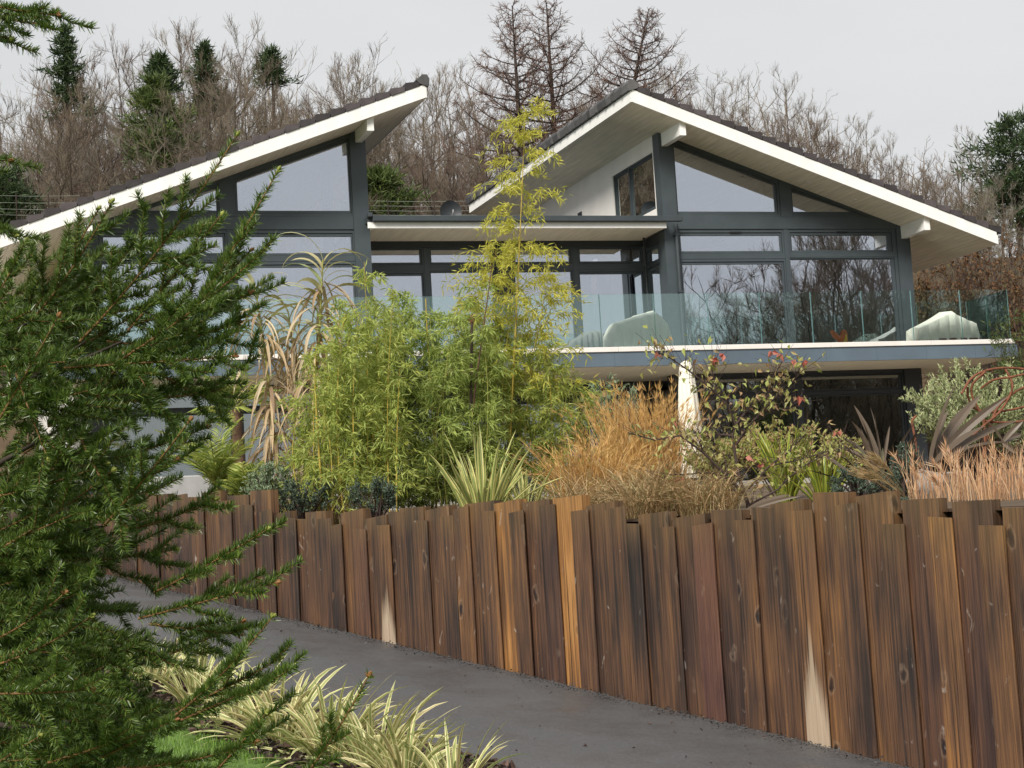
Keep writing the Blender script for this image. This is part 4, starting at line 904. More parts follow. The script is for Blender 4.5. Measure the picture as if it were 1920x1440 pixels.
# ---- bamboo
def bamboo(name, base, culms, leafmat_, culmmat, label, L=(.065, .12), W=.015, dens=1.0, brl=(.18, .45)):
    e = empty(name, base, 0, label, 'bamboo'); C = []; LP = []; LD = []; TW = []; red = MB(); anyc = MB()
    for (b, top, z0, rad) in culms:
        b = b-base; top = top-base; arch = RNG.normal(0, .10, 3)*np.array([1, 1, 0]); n = 14
        P = np.array([b+(top-b)*q+arch*(4*q*(1-q)) for q in np.linspace(0, 1, n+1)])
        anyc.tube(P, np.linspace(rad, rad*.25, n+1), 6, cap=False)
        H = top[2]-b[2]; nn = int(H/.10)
        for i in range(nn):
            q = z0+(1-z0)*(i+U(0, 1))/nn; ii = q*n; j = min(int(ii), n-1); p = P[j]+(P[j+1]-P[j])*(ii-j)
            for s_ in range(2):
                a = U(0, 6.283); el = U(.1, .9); d = nrm(np.array([math.cos(a), math.sin(a), el])); Lb = U(brl[0], brl[1])*(1.25-.75*(q-z0)/(1-z0+1e-6))
                p1 = p+d*Lb*.5; p2 = p1+nrm(d+np.array([0, 0, -.55]))*Lb*.35; p3 = p2+nrm(d+np.array([0, 0, -1.4]))*Lb*.25
                TW += [(p, p1, .003, .0025), (p1, p2, .0025, .002), (p2, p3, .002, .0015)]
                m_ = int(U(18, 31)*dens); qq = U(.25, 1, m_)
                for t in qq:
                    pp = p+(p1-p)*(t*2) if t < .5 else (p1+(p2-p1)*((t-.5)*3.33) if t < .8 else p2+(p3-p2)*((t-.8)*5))
                    LP.append(pp+RNG.normal(0, .015, 3)); LD.append(d*.55+RNG.normal(0, .55, 3)+np.array([0, 0, -.45]))
    anyc.build('culms', M[culmmat], e, smooth=True)['kind'] = 'stuff'
    link('twigs', seg_mesh('twigs', TW, M['culm_g'], 3), e)['kind'] = 'stuff'
    P = np.array(LP); mb = MB(); mb.leaves(P, np.array(LD), U(L[0], L[1], len(P)), U(W*.8, W*1.2, len(P)), .12, .3); mb.build('leaves', M[leafmat_], e); return e
def culm_set(xs, ys, Y, z0, rad, jit=10):
    out = []
    for x, y in zip(xs, ys):
        Yy = Y+U(-.5, .5); xb = np.mean(xs)+(x-np.mean(xs))*.85+U(-jit, jit); out.append((gp(xb, Yy), at(x, y, Yy), z0, rad))
    return out
xs = np.concatenate([np.linspace(650, 930, 30)]); ys = np.interp(xs, [650, 740, 800, 850, 930], [560, 555, 570, 545, 560])+U(-10, 190, len(xs))
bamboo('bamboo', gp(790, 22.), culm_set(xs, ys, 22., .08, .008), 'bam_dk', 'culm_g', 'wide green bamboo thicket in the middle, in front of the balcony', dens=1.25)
xs = np.linspace(560, 750, 18); ys = np.interp(xs, [575, 620, 660, 700, 735], [640, 545, 500, 490, 530])+U(-10, 170, len(xs))
bamboo('bamboo', gp(655, 21.), culm_set(xs, ys, 21., .12, .009), 'bam', 'culm', 'tall loose bamboo with yellowish stems beside the dead reeds', dens=.85)
xs = np.linspace(890, 1105, 16); ys = np.interp(xs, [900, 960, 1010, 1090], [560, 560, 620, 690])+U(-15, 140, len(xs))
bamboo('bamboo', gp(1000, 23.), culm_set(xs, ys, 23., .10, .008), 'bam', 'culm', 'light green bamboo right of the thicket, below the tall golden stem', dens=1.)
tall = [(gp(948, 22.6), at(985, 205, 22.6), .42, .016), (gp(930, 22.5), at(930, 470, 22.5), .45, .010), (gp(985, 22.6), at(1030, 520, 22.7), .45, .011)]
bamboo('golden_bamboo', gp(950, 22.6), tall, 'bam_y', 'culm', 'tall golden bamboo stem reaching above the flat roof', dens=1.45, brl=(.3, .85))
# single yellow culms standing in front
for (x0, y0, x1, y1, Y, lb) in ((602, 975, 590, 700, 20.6, 'bright yellow bamboo cane rising from behind the fence beside the dead reeds'), (812, 850, 798, 560, 22.0, 'bright yellow bamboo cane in the middle of the thicket')):
    a = at(x0, y0, Y); b = np.array([a[0], a[1], up_z(a[0], a[1])]); e = empty('bamboo_cane', b, 0, lb, 'bamboo')
    t = at(x1, y1, Y)-b; MB().tube([np.zeros(3), t*.35+np.array([.015, 0, 0]), t*.7, t], [.012, .012, .010, .006], 8).build('cane', M['culm'], e, smooth=True)
    for q in np.arange(.12, 1, .11):
        c = t*q; MB().tube([c-np.array([0, 0, .006]), c+np.array([0, 0, .006])], .0145-.004*q, 8).build('node', M['culm_g'], e)
a = gp(880, 21.8); t = at(885, 600, 21.8)-a; e = empty('garden_stake', a, 0, 'dark wooden stake with a round knob standing in the bamboo', 'stake')
MB().tube([np.zeros(3), t*.5, t], [.017, .017, .015], 8).build('shaft', M['dogbark'], e, smooth=True); MB().tube([t-np.array([0, 0, .03]), t, t+np.array([0, 0, .045]), t+np.array([0, 0, .07])], [.022, .032, .03, .012], 8).build('knob', M['rust'], e, smooth=True)
a = gp(868, 21.7); t = at(922, 500, 21.7)-a; MB().tube([np.zeros(3), t*.5+np.array([-.03, 0, 0]), t], [.012, .010, .004], 6).build('cane', M['cane_red'], smooth=True)
o = bpy.data.objects['cane.002'] if 'cane.002' in bpy.data.objects else bpy.data.objects['cane']; o.name = 'red_cane'; o.location = tuple(a); tag(o, 'thin dark red cane leaning right out of the bamboo', 'cane')

# ---- giant reeds with dead hanging leaves
def reed(px, Y, xt, yt, label, ngr=14, ndry=60, Ls=(.4, .85)):
    b = gp(px, Y); e = empty('giant_reed', b, 0, label, 'reed', 'giant reeds'); t = at(xt, yt, Y)-b
    P = lambda q: t*q+np.array([.05*math.sin(q*3), 0, 0])
    MB().tube([P(q) for q in np.linspace(0, 1, 9)], np.linspace(.022, .008, 9), 7).build('stalk', M['culm_g'], e, smooth=True)
    q = np.linspace(.70, 1.0, ngr); Bz = np.array([P(a) for a in q]); az = np.arange(ngr)*math.pi+U(-.7, .7, ngr)
    mb = MB(); pf = lambda t: np.clip((1-t)*2.2, 0, 1)**.8*np.clip(.6+t*2, 0, 1)
    mb.blades(Bz, az, U(.42, .8, ngr), U(.06, .095, ngr), U(.15, .5, ngr), U(1.9, 2.9, ngr), S=9, fold=.2, pw=1.1, prof=pf, twist=U(-.6, .6, ngr)); mb.build('green_leaves', M['reed_green'], e)
    q = U(.08, .9, ndry)**.8; Bz = np.array([P(a) for a in q]); az = U(0, 6.3, ndry); m2 = MB()
    m2.blades(Bz, az, U(Ls[0], Ls[1], ndry), U(.02, .045, ndry), U(.3, 1.0, ndry), U(2.75, 3.2, ndry), S=8, fold=.3, pw=.38, prof=pf, twist=U(-1.1, 1.1, ndry)); m2.build('dead_leaves', M['reed_dry'], e); return e
reed(525, 22.6, 478, 545, 'giant reed with drooping green top and long dead leaves, nearest the spruce', 24, 150)
reed(560, 22.3, 604, 488, 'tall giant reed with upright tip beside the bamboo', 20, 150)
reed(575, 22.9, 540, 590, 'shorter dead reed between the two tall ones', 10, 130)
reed(600, 22.7, 630, 640, 'dead brown reed half hidden in the left bamboo', 5, 110)

# ---- palms
def fan_palm(px, yc, Y, label):
    b = gp(px+8, Y); c = at(px, yc, Y)-b; e = empty('fan_palm', b, 0, label, 'palm')
    MB().tube([np.zeros(3), c*.5+np.array([.02, 0, 0]), c], [.085, .08, .065], 10).build('trunk', M['palm_trunk'], e, smooth=True)
    n = 16
    for k in range(n):
        a = k*2.399; el = U(-.35, 1.2); d = nrm(np.array([math.cos(a), math.sin(a), math.tan(el)])); pl = U(.25, .42); hub = c+d*pl
        MB().tube([c, c+d*pl*.5+np.array([0, 0, .02]), hub], [.008, .006, .005], 4).build('petiole', M['culm_g'], e)
        m = 22; fa = np.linspace(-1.9, 1.9, m); sd = nrm(np.cross(d, [0, 0, 1.])); upv = np.cross(sd, d); P = np.tile(hub, (m, 1)); D = np.cos(fa)[:, None]*d+np.sin(fa)[:, None]*sd+upv*.12-np.array([0, 0, .15]); mb = MB()
        mb.leaves(P, D, U(.26, .36, m), .026, .22, .3); mb.build('fan', M['palm'], e)
    return e
fan_palm(442, 765, 25., 'fan palm with spiky fronds and brown trunk beside the dead reeds')
def feather_palm(px, yc, Y, label, n=15, Lf=(.6, 1.05), grp=None):
    c = at(px, yc, Y); b = np.array([c[0], c[1], up_z(c[0], c[1])]); c = c-b; e = empty('feather_palm', b, 0, label, 'palm', grp)
    MB().tube([np.zeros(3), c*.6, c], [.10, .09, .06], 9).build('trunk', M['palm_trunk'], e, smooth=True)
    for k in range(n):
        a = k*2.399; L = U(*Lf); th0 = U(-.1, .75); pts = [c]; d0 = np.array([math.cos(a), math.sin(a), 0])
        for i in range(8):
            th = th0+.13*i; pts.append(pts[-1]+(d0*math.sin(th)+np.array([0, 0, math.cos(th)]))*L/8)
        MB().tube(pts, np.linspace(.008, .002, 9), 4).build('rachis', M['culm_g'], e)
        m = 34; q = np.linspace(.12, .99, m); P = []; D = []
        for i, qq in enumerate(q):
            x = qq*8; j = min(int(x), 7); p = pts[j]+(pts[j+1]-pts[j])*(x-j); ax = nrm(pts[j+1]-pts[j]); sd = nrm(np.cross(ax, [d0[1], -d0[0], 0])); s2 = nrm(np.cross(ax, sd))
            for s_ in (-1, 1): P.append(p); D.append(ax*.6+s2*s_*.8+np.array([0, 0, .15]))
        mb = MB(); ll = np.repeat(.27*np.sin(np.pi*(.15+.8*q)), 2); mb.leaves(np.array(P), np.array(D), ll, .016, .15, .35); mb.build('frond', M['palm'], e)
    return e
feather_palm(405, 915, 22.5, 'feathery yellow green palm right behind the fence beside the spruce', 17)
feather_palm(462, 945, 21.8, 'small feathery palm just above the fence step', 9, (.35, .55))

# ---- shrubs
bush('cotoneaster', 565, 925, 20.6, .36, .17, 'coton', 'dark small leaved shrub over the fence below the dead reeds', 2600, (.022, .04), .016, nst=30)
bush('cotoneaster', 700, 925, 20.0, .26, .17, 'coton', 'dark small leaved shrub below the bamboo thicket', 2000, (.022, .04), .016, nst=24)
bush('cotoneaster', 1610, 905, 17.2, .32, .13, 'coton', 'dark low shrub above the fence left of the straw grass', 2600, (.02, .035), .014, nst=30)
bush('cotoneaster', 1700, 880, 18.0, .14, .27, 'coton', 'upright dark small leaved shrub between the bronze flaxes', 1600, (.02, .035), .014, nst=20)
bush('cotoneaster', 1690, 965, 16.4, .09, .13, 'coton', 'small dark shrub filling the gap between two fence boards', 900, (.02, .032), .012, nst=14)
bush('olive_shrub', 1830, 770, 27., .85, .66, 'olive', 'pale green olive bush under the right end of the balcony', 12000, (.05, .09), .02, nst=80, up=1.1)
bush('olive_shrub', 1752, 745, 27.5, .30, .36, 'olive', 'upright olive shoots left of the large olive bush', 1400, (.045, .08), .017, nst=16, up=1.3)
bush('grey_shrub', 1145, 755, 30., .46, .42, 'olive_g', 'grey green shrub right of the bamboo behind the golden grass', 3600, (.05, .09), .02, nst=44, up=1.2)
bush('boxwood_shrub', 985, 925, 18.9, .12, .16, 'coton', 'small dark shrub right of the pale flax', 700, (.02, .035), .014, nst=12)
bush('low_shrub', 1350, 850, 19.5, .42, .15, 'dogleaf', 'yellow green shrub between the arching grass and the dogwood trunk', 1900, (.04, .07), .026, nst=34)
bush('low_shrub', 1460, 830, 21., .5, .22, 'dogleaf', 'low yellow green shrub behind the dogwood branches', 2600, (.04, .07), .026, nst=34)
bush('low_shrub', 1560, 850, 20., .36, .2, 'dogleaf', 'yellow green shrub left of the bronze flax', 1500, (.04, .07), .024, nst=30)
# flax plants behind the fence
b = at(905, 962, 18.1); b[2] = up_z(b[0], b[1])
flax('striped_flax', b, 62, (.45, .98), (.028, .046), 'phor_y', 'upright yellow striped flax behind the middle of the fence', (.05, 1.0), (.05, .5), fold=.5, spread=.16)
b = at(985, 962, 18.6); b[2] = up_z(b[0], b[1])
flax('striped_flax', b, 30, (.35, .72), (.022, .036), 'phor_y', 'smaller striped flax leaning right beside the upright one', (.05, .9), (.1, .6), fold=.5)
b = gp(1475, 20.2)
flax('green_flax', b, 60, (.5, .95), (.03, .045), 'phor_g', 'green and gold flax behind the dogwood', (.05, .8), (.1, .8), fold=.4)
b = gp(1545, 19.6)
flax('green_flax', b, 34, (.4, .75), (.028, .04), 'phor_g', 'smaller green and gold flax right of the dogwood trunk', (.05, .8), (.1, .9), fold=.4)
b = gp(1655, 18.6)
flax('bronze_flax', b, 22, (.55, 1.0), (.035, .055), 'phor_b', 'bronze flax with broken leaves left of the straw grass', (.1, 1.0), (.1, .9), fold=.35)
def flax_to(name, base, tips, Y, W, mat, label, n=4):
    """flax whose main leaves are given by their tip pixels"""
    e = empty(name, base, 0, label, 'flax plant')
    for (tx, ty, dY, w_) in tips:
        t = at(tx, ty, Y+dY)-base; hz = math.hypot(t[0], t[1]); L = np.linalg.norm(t)*1.03; th = math.atan2(hz, t[2]); az = math.atan2(t[1], t[0])
        mb = MB(); mb.blades([(0, 0, 0)], [az], [L], [w_], [max(0, th-.16)], [th+.16], S=10, fold=.4, pw=1., twist=[U(-.4, .4)], roll=[U(.8, 1.3)], prof=lambda t: np.clip((1-t)*3., 0, 1)**.7*np.clip(.5+t*2, 0, 1)); mb.build('leaf', M[mat], e)
    return e
flax_to('bronze_flax', at(1745, 875, 19.5), [(1792, 722, -.3, .085), (1838, 742, .2, .095), (1888, 745, .1, .085), (1778, 770, 0, .07), (1846, 800, -.4, .08), (1905, 790, .3, .07), (1815, 760, .4, .085), (1760, 790, .2, .06)], 19.5, .05, 'phor_b', 'tall bronze flax with broad leaves leaning right below the rusty rings')
flax_to('bronze_flax', at(1655, 885, 19.3), [(1602, 762, 0, .05), (1632, 765, .2, .045), (1640, 775, -.3, .035), (1585, 822, -.2, .05), (1668, 800, .2, .04), (1575, 838, .3, .045), (1604, 796, .3, .04)], 19.3, .05, 'phor_b', 'bronze flax with leaves leaning left behind the dark shrub')
flax_to('fallen_flax', at(1392, 962, 16.6), [(1500, 931, -.1, .035), (1480, 928, .1, .04), (1468, 945, 0, .03)], 16.6, .04, 'phor_b', 'dry grey flax leaves lying on the fence top below the dogwood')
flax_to('fallen_flax', at(1880, 830, 19), [(1918, 790, 0, .05), (1790, 850, .1, .05), (1915, 815, .2, .06), (1850, 790, .1, .05), (1905, 850, -.2, .05)], 19, .05, 'phor_b', 'clump of grey broken flax leaves at the right edge')

# ---- grasses
def grass(name, base, n, L, W, th, dth, mat, label, spread=.2, S=6, plume=0, pm=None, az=None, cat='grass', pw=1.6):
    e = empty(name, base, 0, label, cat); azv = U(0, 6.283, n) if az is None else U(az[0], az[1], n)
    r_ = spread*np.sqrt(U(0, 1, n)); a2 = U(0, 6.283, n); B = np.stack([np.cos(a2)*r_, np.sin(a2)*r_, np.zeros(n)-.02], 1); t0 = U(th[0], th[1], n); Lv = U(L[0], L[1], n); t1 = t0+U(dth[0], dth[1], n)
    mb = MB(); mb.blades(B, azv, Lv, W, t0, t1, S=S, fold=0, pw=pw, twist=U(-1.5, 1.5, n)); mb.build('blades', M[mat], e)
    if plume:
        m = plume; idx = RNG.integers(0, n, m); k = 9; P = []; D = []
        azp = azv[idx]; tt = np.linspace(0, 1, k)
        tips = []
        for i in idx:
            th_ = t0[i]+(t1[i]-t0[i])*np.linspace(0, 1, 12)**pw; x = np.cumsum(np.sin(th_))*Lv[i]/12; z = np.cumsum(np.cos(th_))*Lv[i]/12
            for q in range(8, 12):
                for _ in range(5):
                    P.append(B[i]+np.array([math.cos(azv[i])*x[q], math.sin(azv[i])*x[q], z[q]])); D.append(np.array([math.cos(azv[i])*math.sin(th_[q]), math.sin(azv[i])*math.sin(th_[q]), math.cos(th_[q])])+RNG.normal(0, .28, 3))
        m2 = MB(); m2.leaves(np.array(P), np.array(D), U(.06, .13, len(P)), .008, 0, .2); m2.build('plumes', M[pm or mat], e)
    return e
grass('golden_grass', gp(1215, 22.), 900, (.75, 1.45), .009, (.0, .32), (.1, .7), 'gold_grass', 'tall golden plumed grass in front of the cream parasol', .42, plume=170)
grass('golden_grass', gp(1120, 20.5), 760, (.5, 1.0), .009, (.05, .6), (.3, 1.1), 'gold_grass', 'lower golden grass left of the tall plumes, right of the bamboo', .36, plume=90)
grass('arching_grass', gp(1235, 17.6), 900, (.35, .75), .008, (.1, .9), (.7, 1.7), 'dry_grass', 'brown arching grass mound spilling over the fence left of the dogwood', .34)
grass('arching_grass', gp(1100, 18.6), 520, (.3, .7), .008, (.1, .9), (.6, 1.6), 'dry_grass', 'brown arching grass mound between the pale flax and the orange board', .32)
grass('arching_grass', gp(1330, 17.2), 420, (.3, .6), .008, (.1, .9), (.6, 1.6), 'dry_grass', 'brown arching grass just left of the dogwood trunk', .26)
grass('arching_grass', gp(520, 24.), 260, (.4, .8), .01, (.1, .8), (.5, 1.4), 'gold_grass', 'tan grass behind the pale wall among the dead reeds', .4)
for px, Y, n, lb in ((1755, 16.6, 110, 'straw coloured grass stems right of the small dark shrub'), (1830, 16.0, 150, 'straw coloured grass stems behind the second board from the right'), (1905, 15.6, 160, 'straw coloured grass stems at the right edge above the fence')):
    grass('straw_grass', gp(px, Y), n, (.2, .52), .0075, (.0, .34), (.0, .6), 'straw', lb, .27, plume=8)
grass('straw_grass', gp(1705, 16.5), 22, (.4, .55), .008, (.5, .8), (.2, .6), 'dry_grass', 'few arching tan grass stems leaning left beside the straw grass', .06, az=(2.6, 3.6), plume=20)

# ---- dogwood
Yd = 17.3
def dp(x, y, dY=0): return at(980+x/3.556, 620+y/3.556, Yd+dY)
db = dp(1515, 1190); db[2] = up_z(db[0], db[1]); DW = empty('dogwood', db, 0, 'dogwood with dark crooked branches, yellow green leaves and a few red ones', 'shrub')
BR_ = [([(1515, 1240), (1500, 1150), (1450, 1000), (1420, 850), (1400, 700), (1420, 630)], .017, 0), ([(1420, 630), (1500, 520), (1640, 440), (1800, 340), (1880, 250)], .009, .15), ([(1420, 630), (1370, 500), (1250, 380), (1100, 260), (950, 160), (905, 150)], .009, -.15),
       ([(1400, 700), (1300, 690), (1100, 680), (980, 720)], .008, .2), ([(1425, 760), (1500, 640), (1610, 530), (1700, 430)], .009, -.2), ([(1470, 1080), (1350, 960), (1200, 810), (1050, 700), (880, 730), (700, 680)], .010, -.25), ([(1505, 1050), (1650, 900), (1760, 820), (1900, 680)], .009, .25),
       ([(1515, 1160), (1700, 1060), (1800, 960), (1910, 880), (2080, 800)], .008, -.1), ([(1460, 1100), (1250, 950), (1000, 960), (880, 1000)], .008, .3), ([(1370, 500), (1310, 400), (1260, 300), (1280, 210)], .006, .1), ([(1640, 440), (1660, 330), (1740, 190)], .006, 0), ([(1650, 900), (1850, 860), (2050, 800), (2200, 780)], .006, .3), ([(1610, 530), (1750, 520), (1850, 470)], .005, .1), ([(1200, 810), (1180, 740), (1250, 690)], .005, -.2)]
TWG = []; LP = []; LD = []
for pl, r0, dY in BR_:
    n = len(pl); pts = [dp(x, y, dY*i/(n-1))-db for i, (x, y) in enumerate(pl)]
    MB().tube(pts, np.linspace(r0*1.3, r0*.5, n), 6).build('branch', M['dogbark'], DW, smooth=True)
    for i in range(n-1):
        if r0 > .015: continue
        for t in range(15):
            q = U(0, 1); p = pts[i]+(pts[i+1]-pts[i])*q; d = nrm(nrm(pts[i+1]-pts[i])*.5+RNG.normal(0, .6, 3)+np.array([0, 0, .35])); L = U(.08, .3); p2 = p+d*L; TWG.append((p, p2, .0025, .0015))
            if True:
                for _ in range(int(U(0, 3.4))): LP.append(p+(p2-p)*U(.3, 1.05)+RNG.normal(0, .02, 3)); LD.append(RNG.normal(0, .6, 3)+np.array([0, 0, -.55]))
link('twigs', seg_mesh('twigs', TWG, M['dogbark'], 3), DW)['kind'] = 'stuff'
P = np.array(LP); mb = MB(); mb.leaves(P, np.array(LD), U(.045, .085, len(P)), U(.026, .04, len(P)), .1, .35); mb.build('leaves', M['dogleaf'], DW)
RL = [(905, 170, 3), (1270, 215, 3), (1330, 185, 3), (1740, 185, 2), (1890, 230, 3), (1850, 465, 3), (1060, 1000, 2), (1660, 165, 2), (1590, 910, 2), (1520, 860, 2), (1810, 215, 2), (2090, 700, 3), (1000, 630, 1)]
P = []; D = []
for x, y, k in RL:
    for _ in range(k): P.append(dp(x+U(-14, 14), y+U(-14, 8), U(-.1, .1))-db+np.array([0, 0, .03])); D.append(RNG.normal(0, .4, 3)+np.array([0, 0, -.8]))
mb = MB(); mb.leaves(np.array(P), np.array(D), U(.05, .085, len(P)), .045, .05, .4); mb.build('red_leaves', M['redleaf'], DW)['label'] = 'red autumn leaves at the branch tips'

# ---- closed parasol on the terrace
p0 = at(1297, 850, 38.); p0[2] = up_z(p0[0], p0[1]); top = at(1296, 676, 38.)[2]-p0[2]
PR = empty('parasol', p0, 0, 'closed cream parasol standing upright behind the golden grass', 'parasol')
V = []; n = 28; zz = [.25, .5, .9, 1.2, 1.6, 2.0, 2.3, top-.12, top-.03, top]; rr = [.2, .20, .205, .20, .19, .175, .155, .135, .11, .02]
zz = [z*(top/ max(zz[-1], .1)) if False else z for z in zz]; zz = sorted([z for z in zz if z < top-.13]+[top-.12, top-.03, top]); rr = np.interp(np.array(zz)/top, [0, .3, .7, .92, .985, 1], [.22, .21, .18, .135, .11, .02])
for z, r_ in zip(zz, rr):
    for j in range(n):
        a = j*2*math.pi/n; f = 1+.16*math.cos(a*7+z*.9)*(1-(z/top)**6); V.append((r_*f*math.cos(a), r_*f*math.sin(a), z))
mb = MB(); mb.add(V, [(i*n+j, i*n+(j+1) % n, (i+1)*n+(j+1) % n, (i+1)*n+j) for i in range(len(zz)-1) for j in range(n)]); mb.build('canopy', M['parasol'], PR, smooth=True)
MB().tube([(0, 0, 0), (0, 0, zz[0]+.1)], .03, 10).build('pole', M['frame_dark'], PR, smooth=True); MB().tube([(0, 0, -.02), (0, 0, .07)], .28, 20).build('base', M['stone'], PR)

# ---- rusty ring sculpture
Yr = 21.5
def rp(x, y, dY=0): return at(1420+x/3.79, 620+y/3.79, Yr+dY)
rb = rp(1650, 800); rb[2] = up_z(rb[0], rb[1]); RS = empty('ring_sculpture', rb, 0, 'rusty steel garden sculpture of sweeping curved bands in front of the olive bush', 'sculpture')
def smoothpath(P, n=24):
    P = np.array(P, float); m = len(P); t = np.linspace(0, m-1, n); out = []
    for x in t:
        i = min(int(x), m-2); f = x-i; a, b, c, d = P[max(i-1, 0)], P[i], P[i+1], P[min(i+2, m-1)]
        out.append(.5*((2*b)+(-a+c)*f+(2*a-5*b+4*c-d)*f*f+(-a+3*b-3*c+d)*f**3))
    return np.array(out)
for pl, d0, d1 in (([(1450, 450), (1520, 340), (1620, 285), (1750, 265), (1900, 275), (2050, 330)], -.2, .2), ([(1590, 410), (1680, 350), (1800, 330), (1900, 310), (2050, 300)], .1, -.2), ([(1760, 270), (1810, 370), (1800, 450), (1720, 580), (1590, 690), (1480, 800)], .2, -.1),
                   ([(1620, 292), (1530, 380), (1528, 470), (1580, 570), (1610, 640), (1620, 900)], -.15, 0), ([(1495, 400), (1500, 480), (1560, 560), (1700, 575), (1900, 540), (2040, 480)], -.1, .2), ([(1600, 640), (1750, 652), (1900, 640), (2060, 600)], 0, .2), ([(1960, 380), (1880, 410), (1790, 465), (1700, 560), (1640, 720), (1600, 900)], .15, 0), ([(1130, 605), (1100, 640), (1108, 700), (1125, 800), (1130, 900)], -.4, -.4)):
    n = len(pl); P = smoothpath([rp(x, y, d0+(d1-d0)*i/(n-1))-rb for i, (x, y) in enumerate(pl)])
    MB().tube(P, .0135, 6).build('band', M['rust'], RS, smooth=True)
# ---- stones in the bed
def stone(px, py, Y, r_, label):
    c = at(px, py, Y); V = []; n, m = 8, 12
    for i in range(n+1):
        a = math.pi*i/n
        for j in range(m):
            b = 2*math.pi*j/m; k = r_*(1+.16*math.sin(3*b+i)+.12*math.cos(5*a+j*1.3)); V.append((k*math.sin(a)*math.cos(b)*1.2, k*math.sin(a)*math.sin(b), k*.75*math.cos(a)))
    mb = MB(); mb.add(V, [(i*m+j, i*m+(j+1) % m, (i+1)*m+(j+1) % m, (i+1)*m+j) for i in range(n) for j in range(m)]); o = mb.build('boulder', M['stone'], smooth=True); o.location = (c[0], c[1], up_z(c[0], c[1])+r_*.35); tag(o, label, 'rock')
stone(1728, 850, 21.5, .2, 'pale boulder beside the tall bronze flax'); stone(1600, 880, 21., .17, 'pale grey boulder behind the dark shrub above the fence')

bush('low_shrub', 505, 905, 21.2, .28, .2, 'olive_g', 'green shrub in front of the pale wall left of the dead reeds', 1700, (.04, .07), .018, nst=26)
bush('low_shrub', 440, 900, 22.6, .3, .25, 'palm', 'yellow green shrub between the two feathery palms', 1500, (.06, .1), .02, nst=24)
grass('arching_grass', gp(640, 21.), 300, (.3, .6), .008, (.1, .8), (.5, 1.4), 'dry_grass', 'dry grass at the foot of the left bamboo', .4)
# ================================================================ SPRUCE IN THE FOREGROUND
TX, TY = -150, 5.75
tb = at(TX, 1300, TY); tz = low_z(st(tb[0], tb[1])[0]); tb = np.array([tb[0], tb[1], tz])
SP = empty('spruce_tree', tb, 0, 'green spruce in the foreground at the left with pointed upward shoots', 'tree')
Ht = at(TX, -420, TY)[2]-tz
MB().tube([(0, 0, 0), (.01, 0, Ht*.4), (0, .01, Ht*.75), (0, 0, Ht)], [.075, .058, .03, .008], 10).build('trunk', M['bark_dark'], SP, smooth=True)
SPN = [0]
def needles(mb, A, B, dens=1500, nl=.0265, sparse=None):
    """needles round shoots A->B (arrays)"""
    L = np.linalg.norm(B-A, axis=1); cnt = np.maximum(6, (L*dens)).astype(int)
    if sparse is not None: cnt = np.maximum(3, (cnt*sparse)).astype(int)
    idx = np.repeat(np.arange(len(A)), cnt); N = len(idx); q = RNG.uniform(0, 1, N); T = (B-A)/(L[:, None]+1e-9); T = T[idx]
    ref = np.where(abs(T[:, 2:]) < .8, np.array([[0, 0, 1.]]), np.array([[1., 0, 0]])); X = np.cross(T, ref); X /= np.linalg.norm(X, axis=1)[:, None]; Yv = np.cross(X, T)
    ph = RNG.uniform(0, 6.283, N); # fewer needles on the underside
    ph = np.where((np.sin(ph) < -.3) & (RNG.uniform(0, 1, N) < .5), -ph, ph)
    an = RNG.uniform(.75, 1.2, N); perp = X*np.cos(ph)[:, None]+Yv*np.sin(ph)[:, None]
    D = T*np.cos(an)[:, None]+perp*np.sin(an)[:, None]+np.array([0, 0, .12]); D /= np.linalg.norm(D, axis=1)[:, None]
    l = nl*RNG.uniform(.75, 1.2, N)*np.where(q > .94, .8, 1); P = A[idx]+(B-A)[idx]*q[:, None]
    Sd = np.cross(D, RNG.normal(size=(N, 3))); Sd /= np.linalg.norm(Sd, axis=1)[:, None]+1e-9
    w_ = .0016; V = np.stack([P-Sd*w_, P+Sd*w_, P+D*l[:, None]*.7+Sd*w_*.9, P+D*l[:, None]], 1)
    mb.add(V, np.arange(N*4).reshape(N, 4)); SPN[0] += N
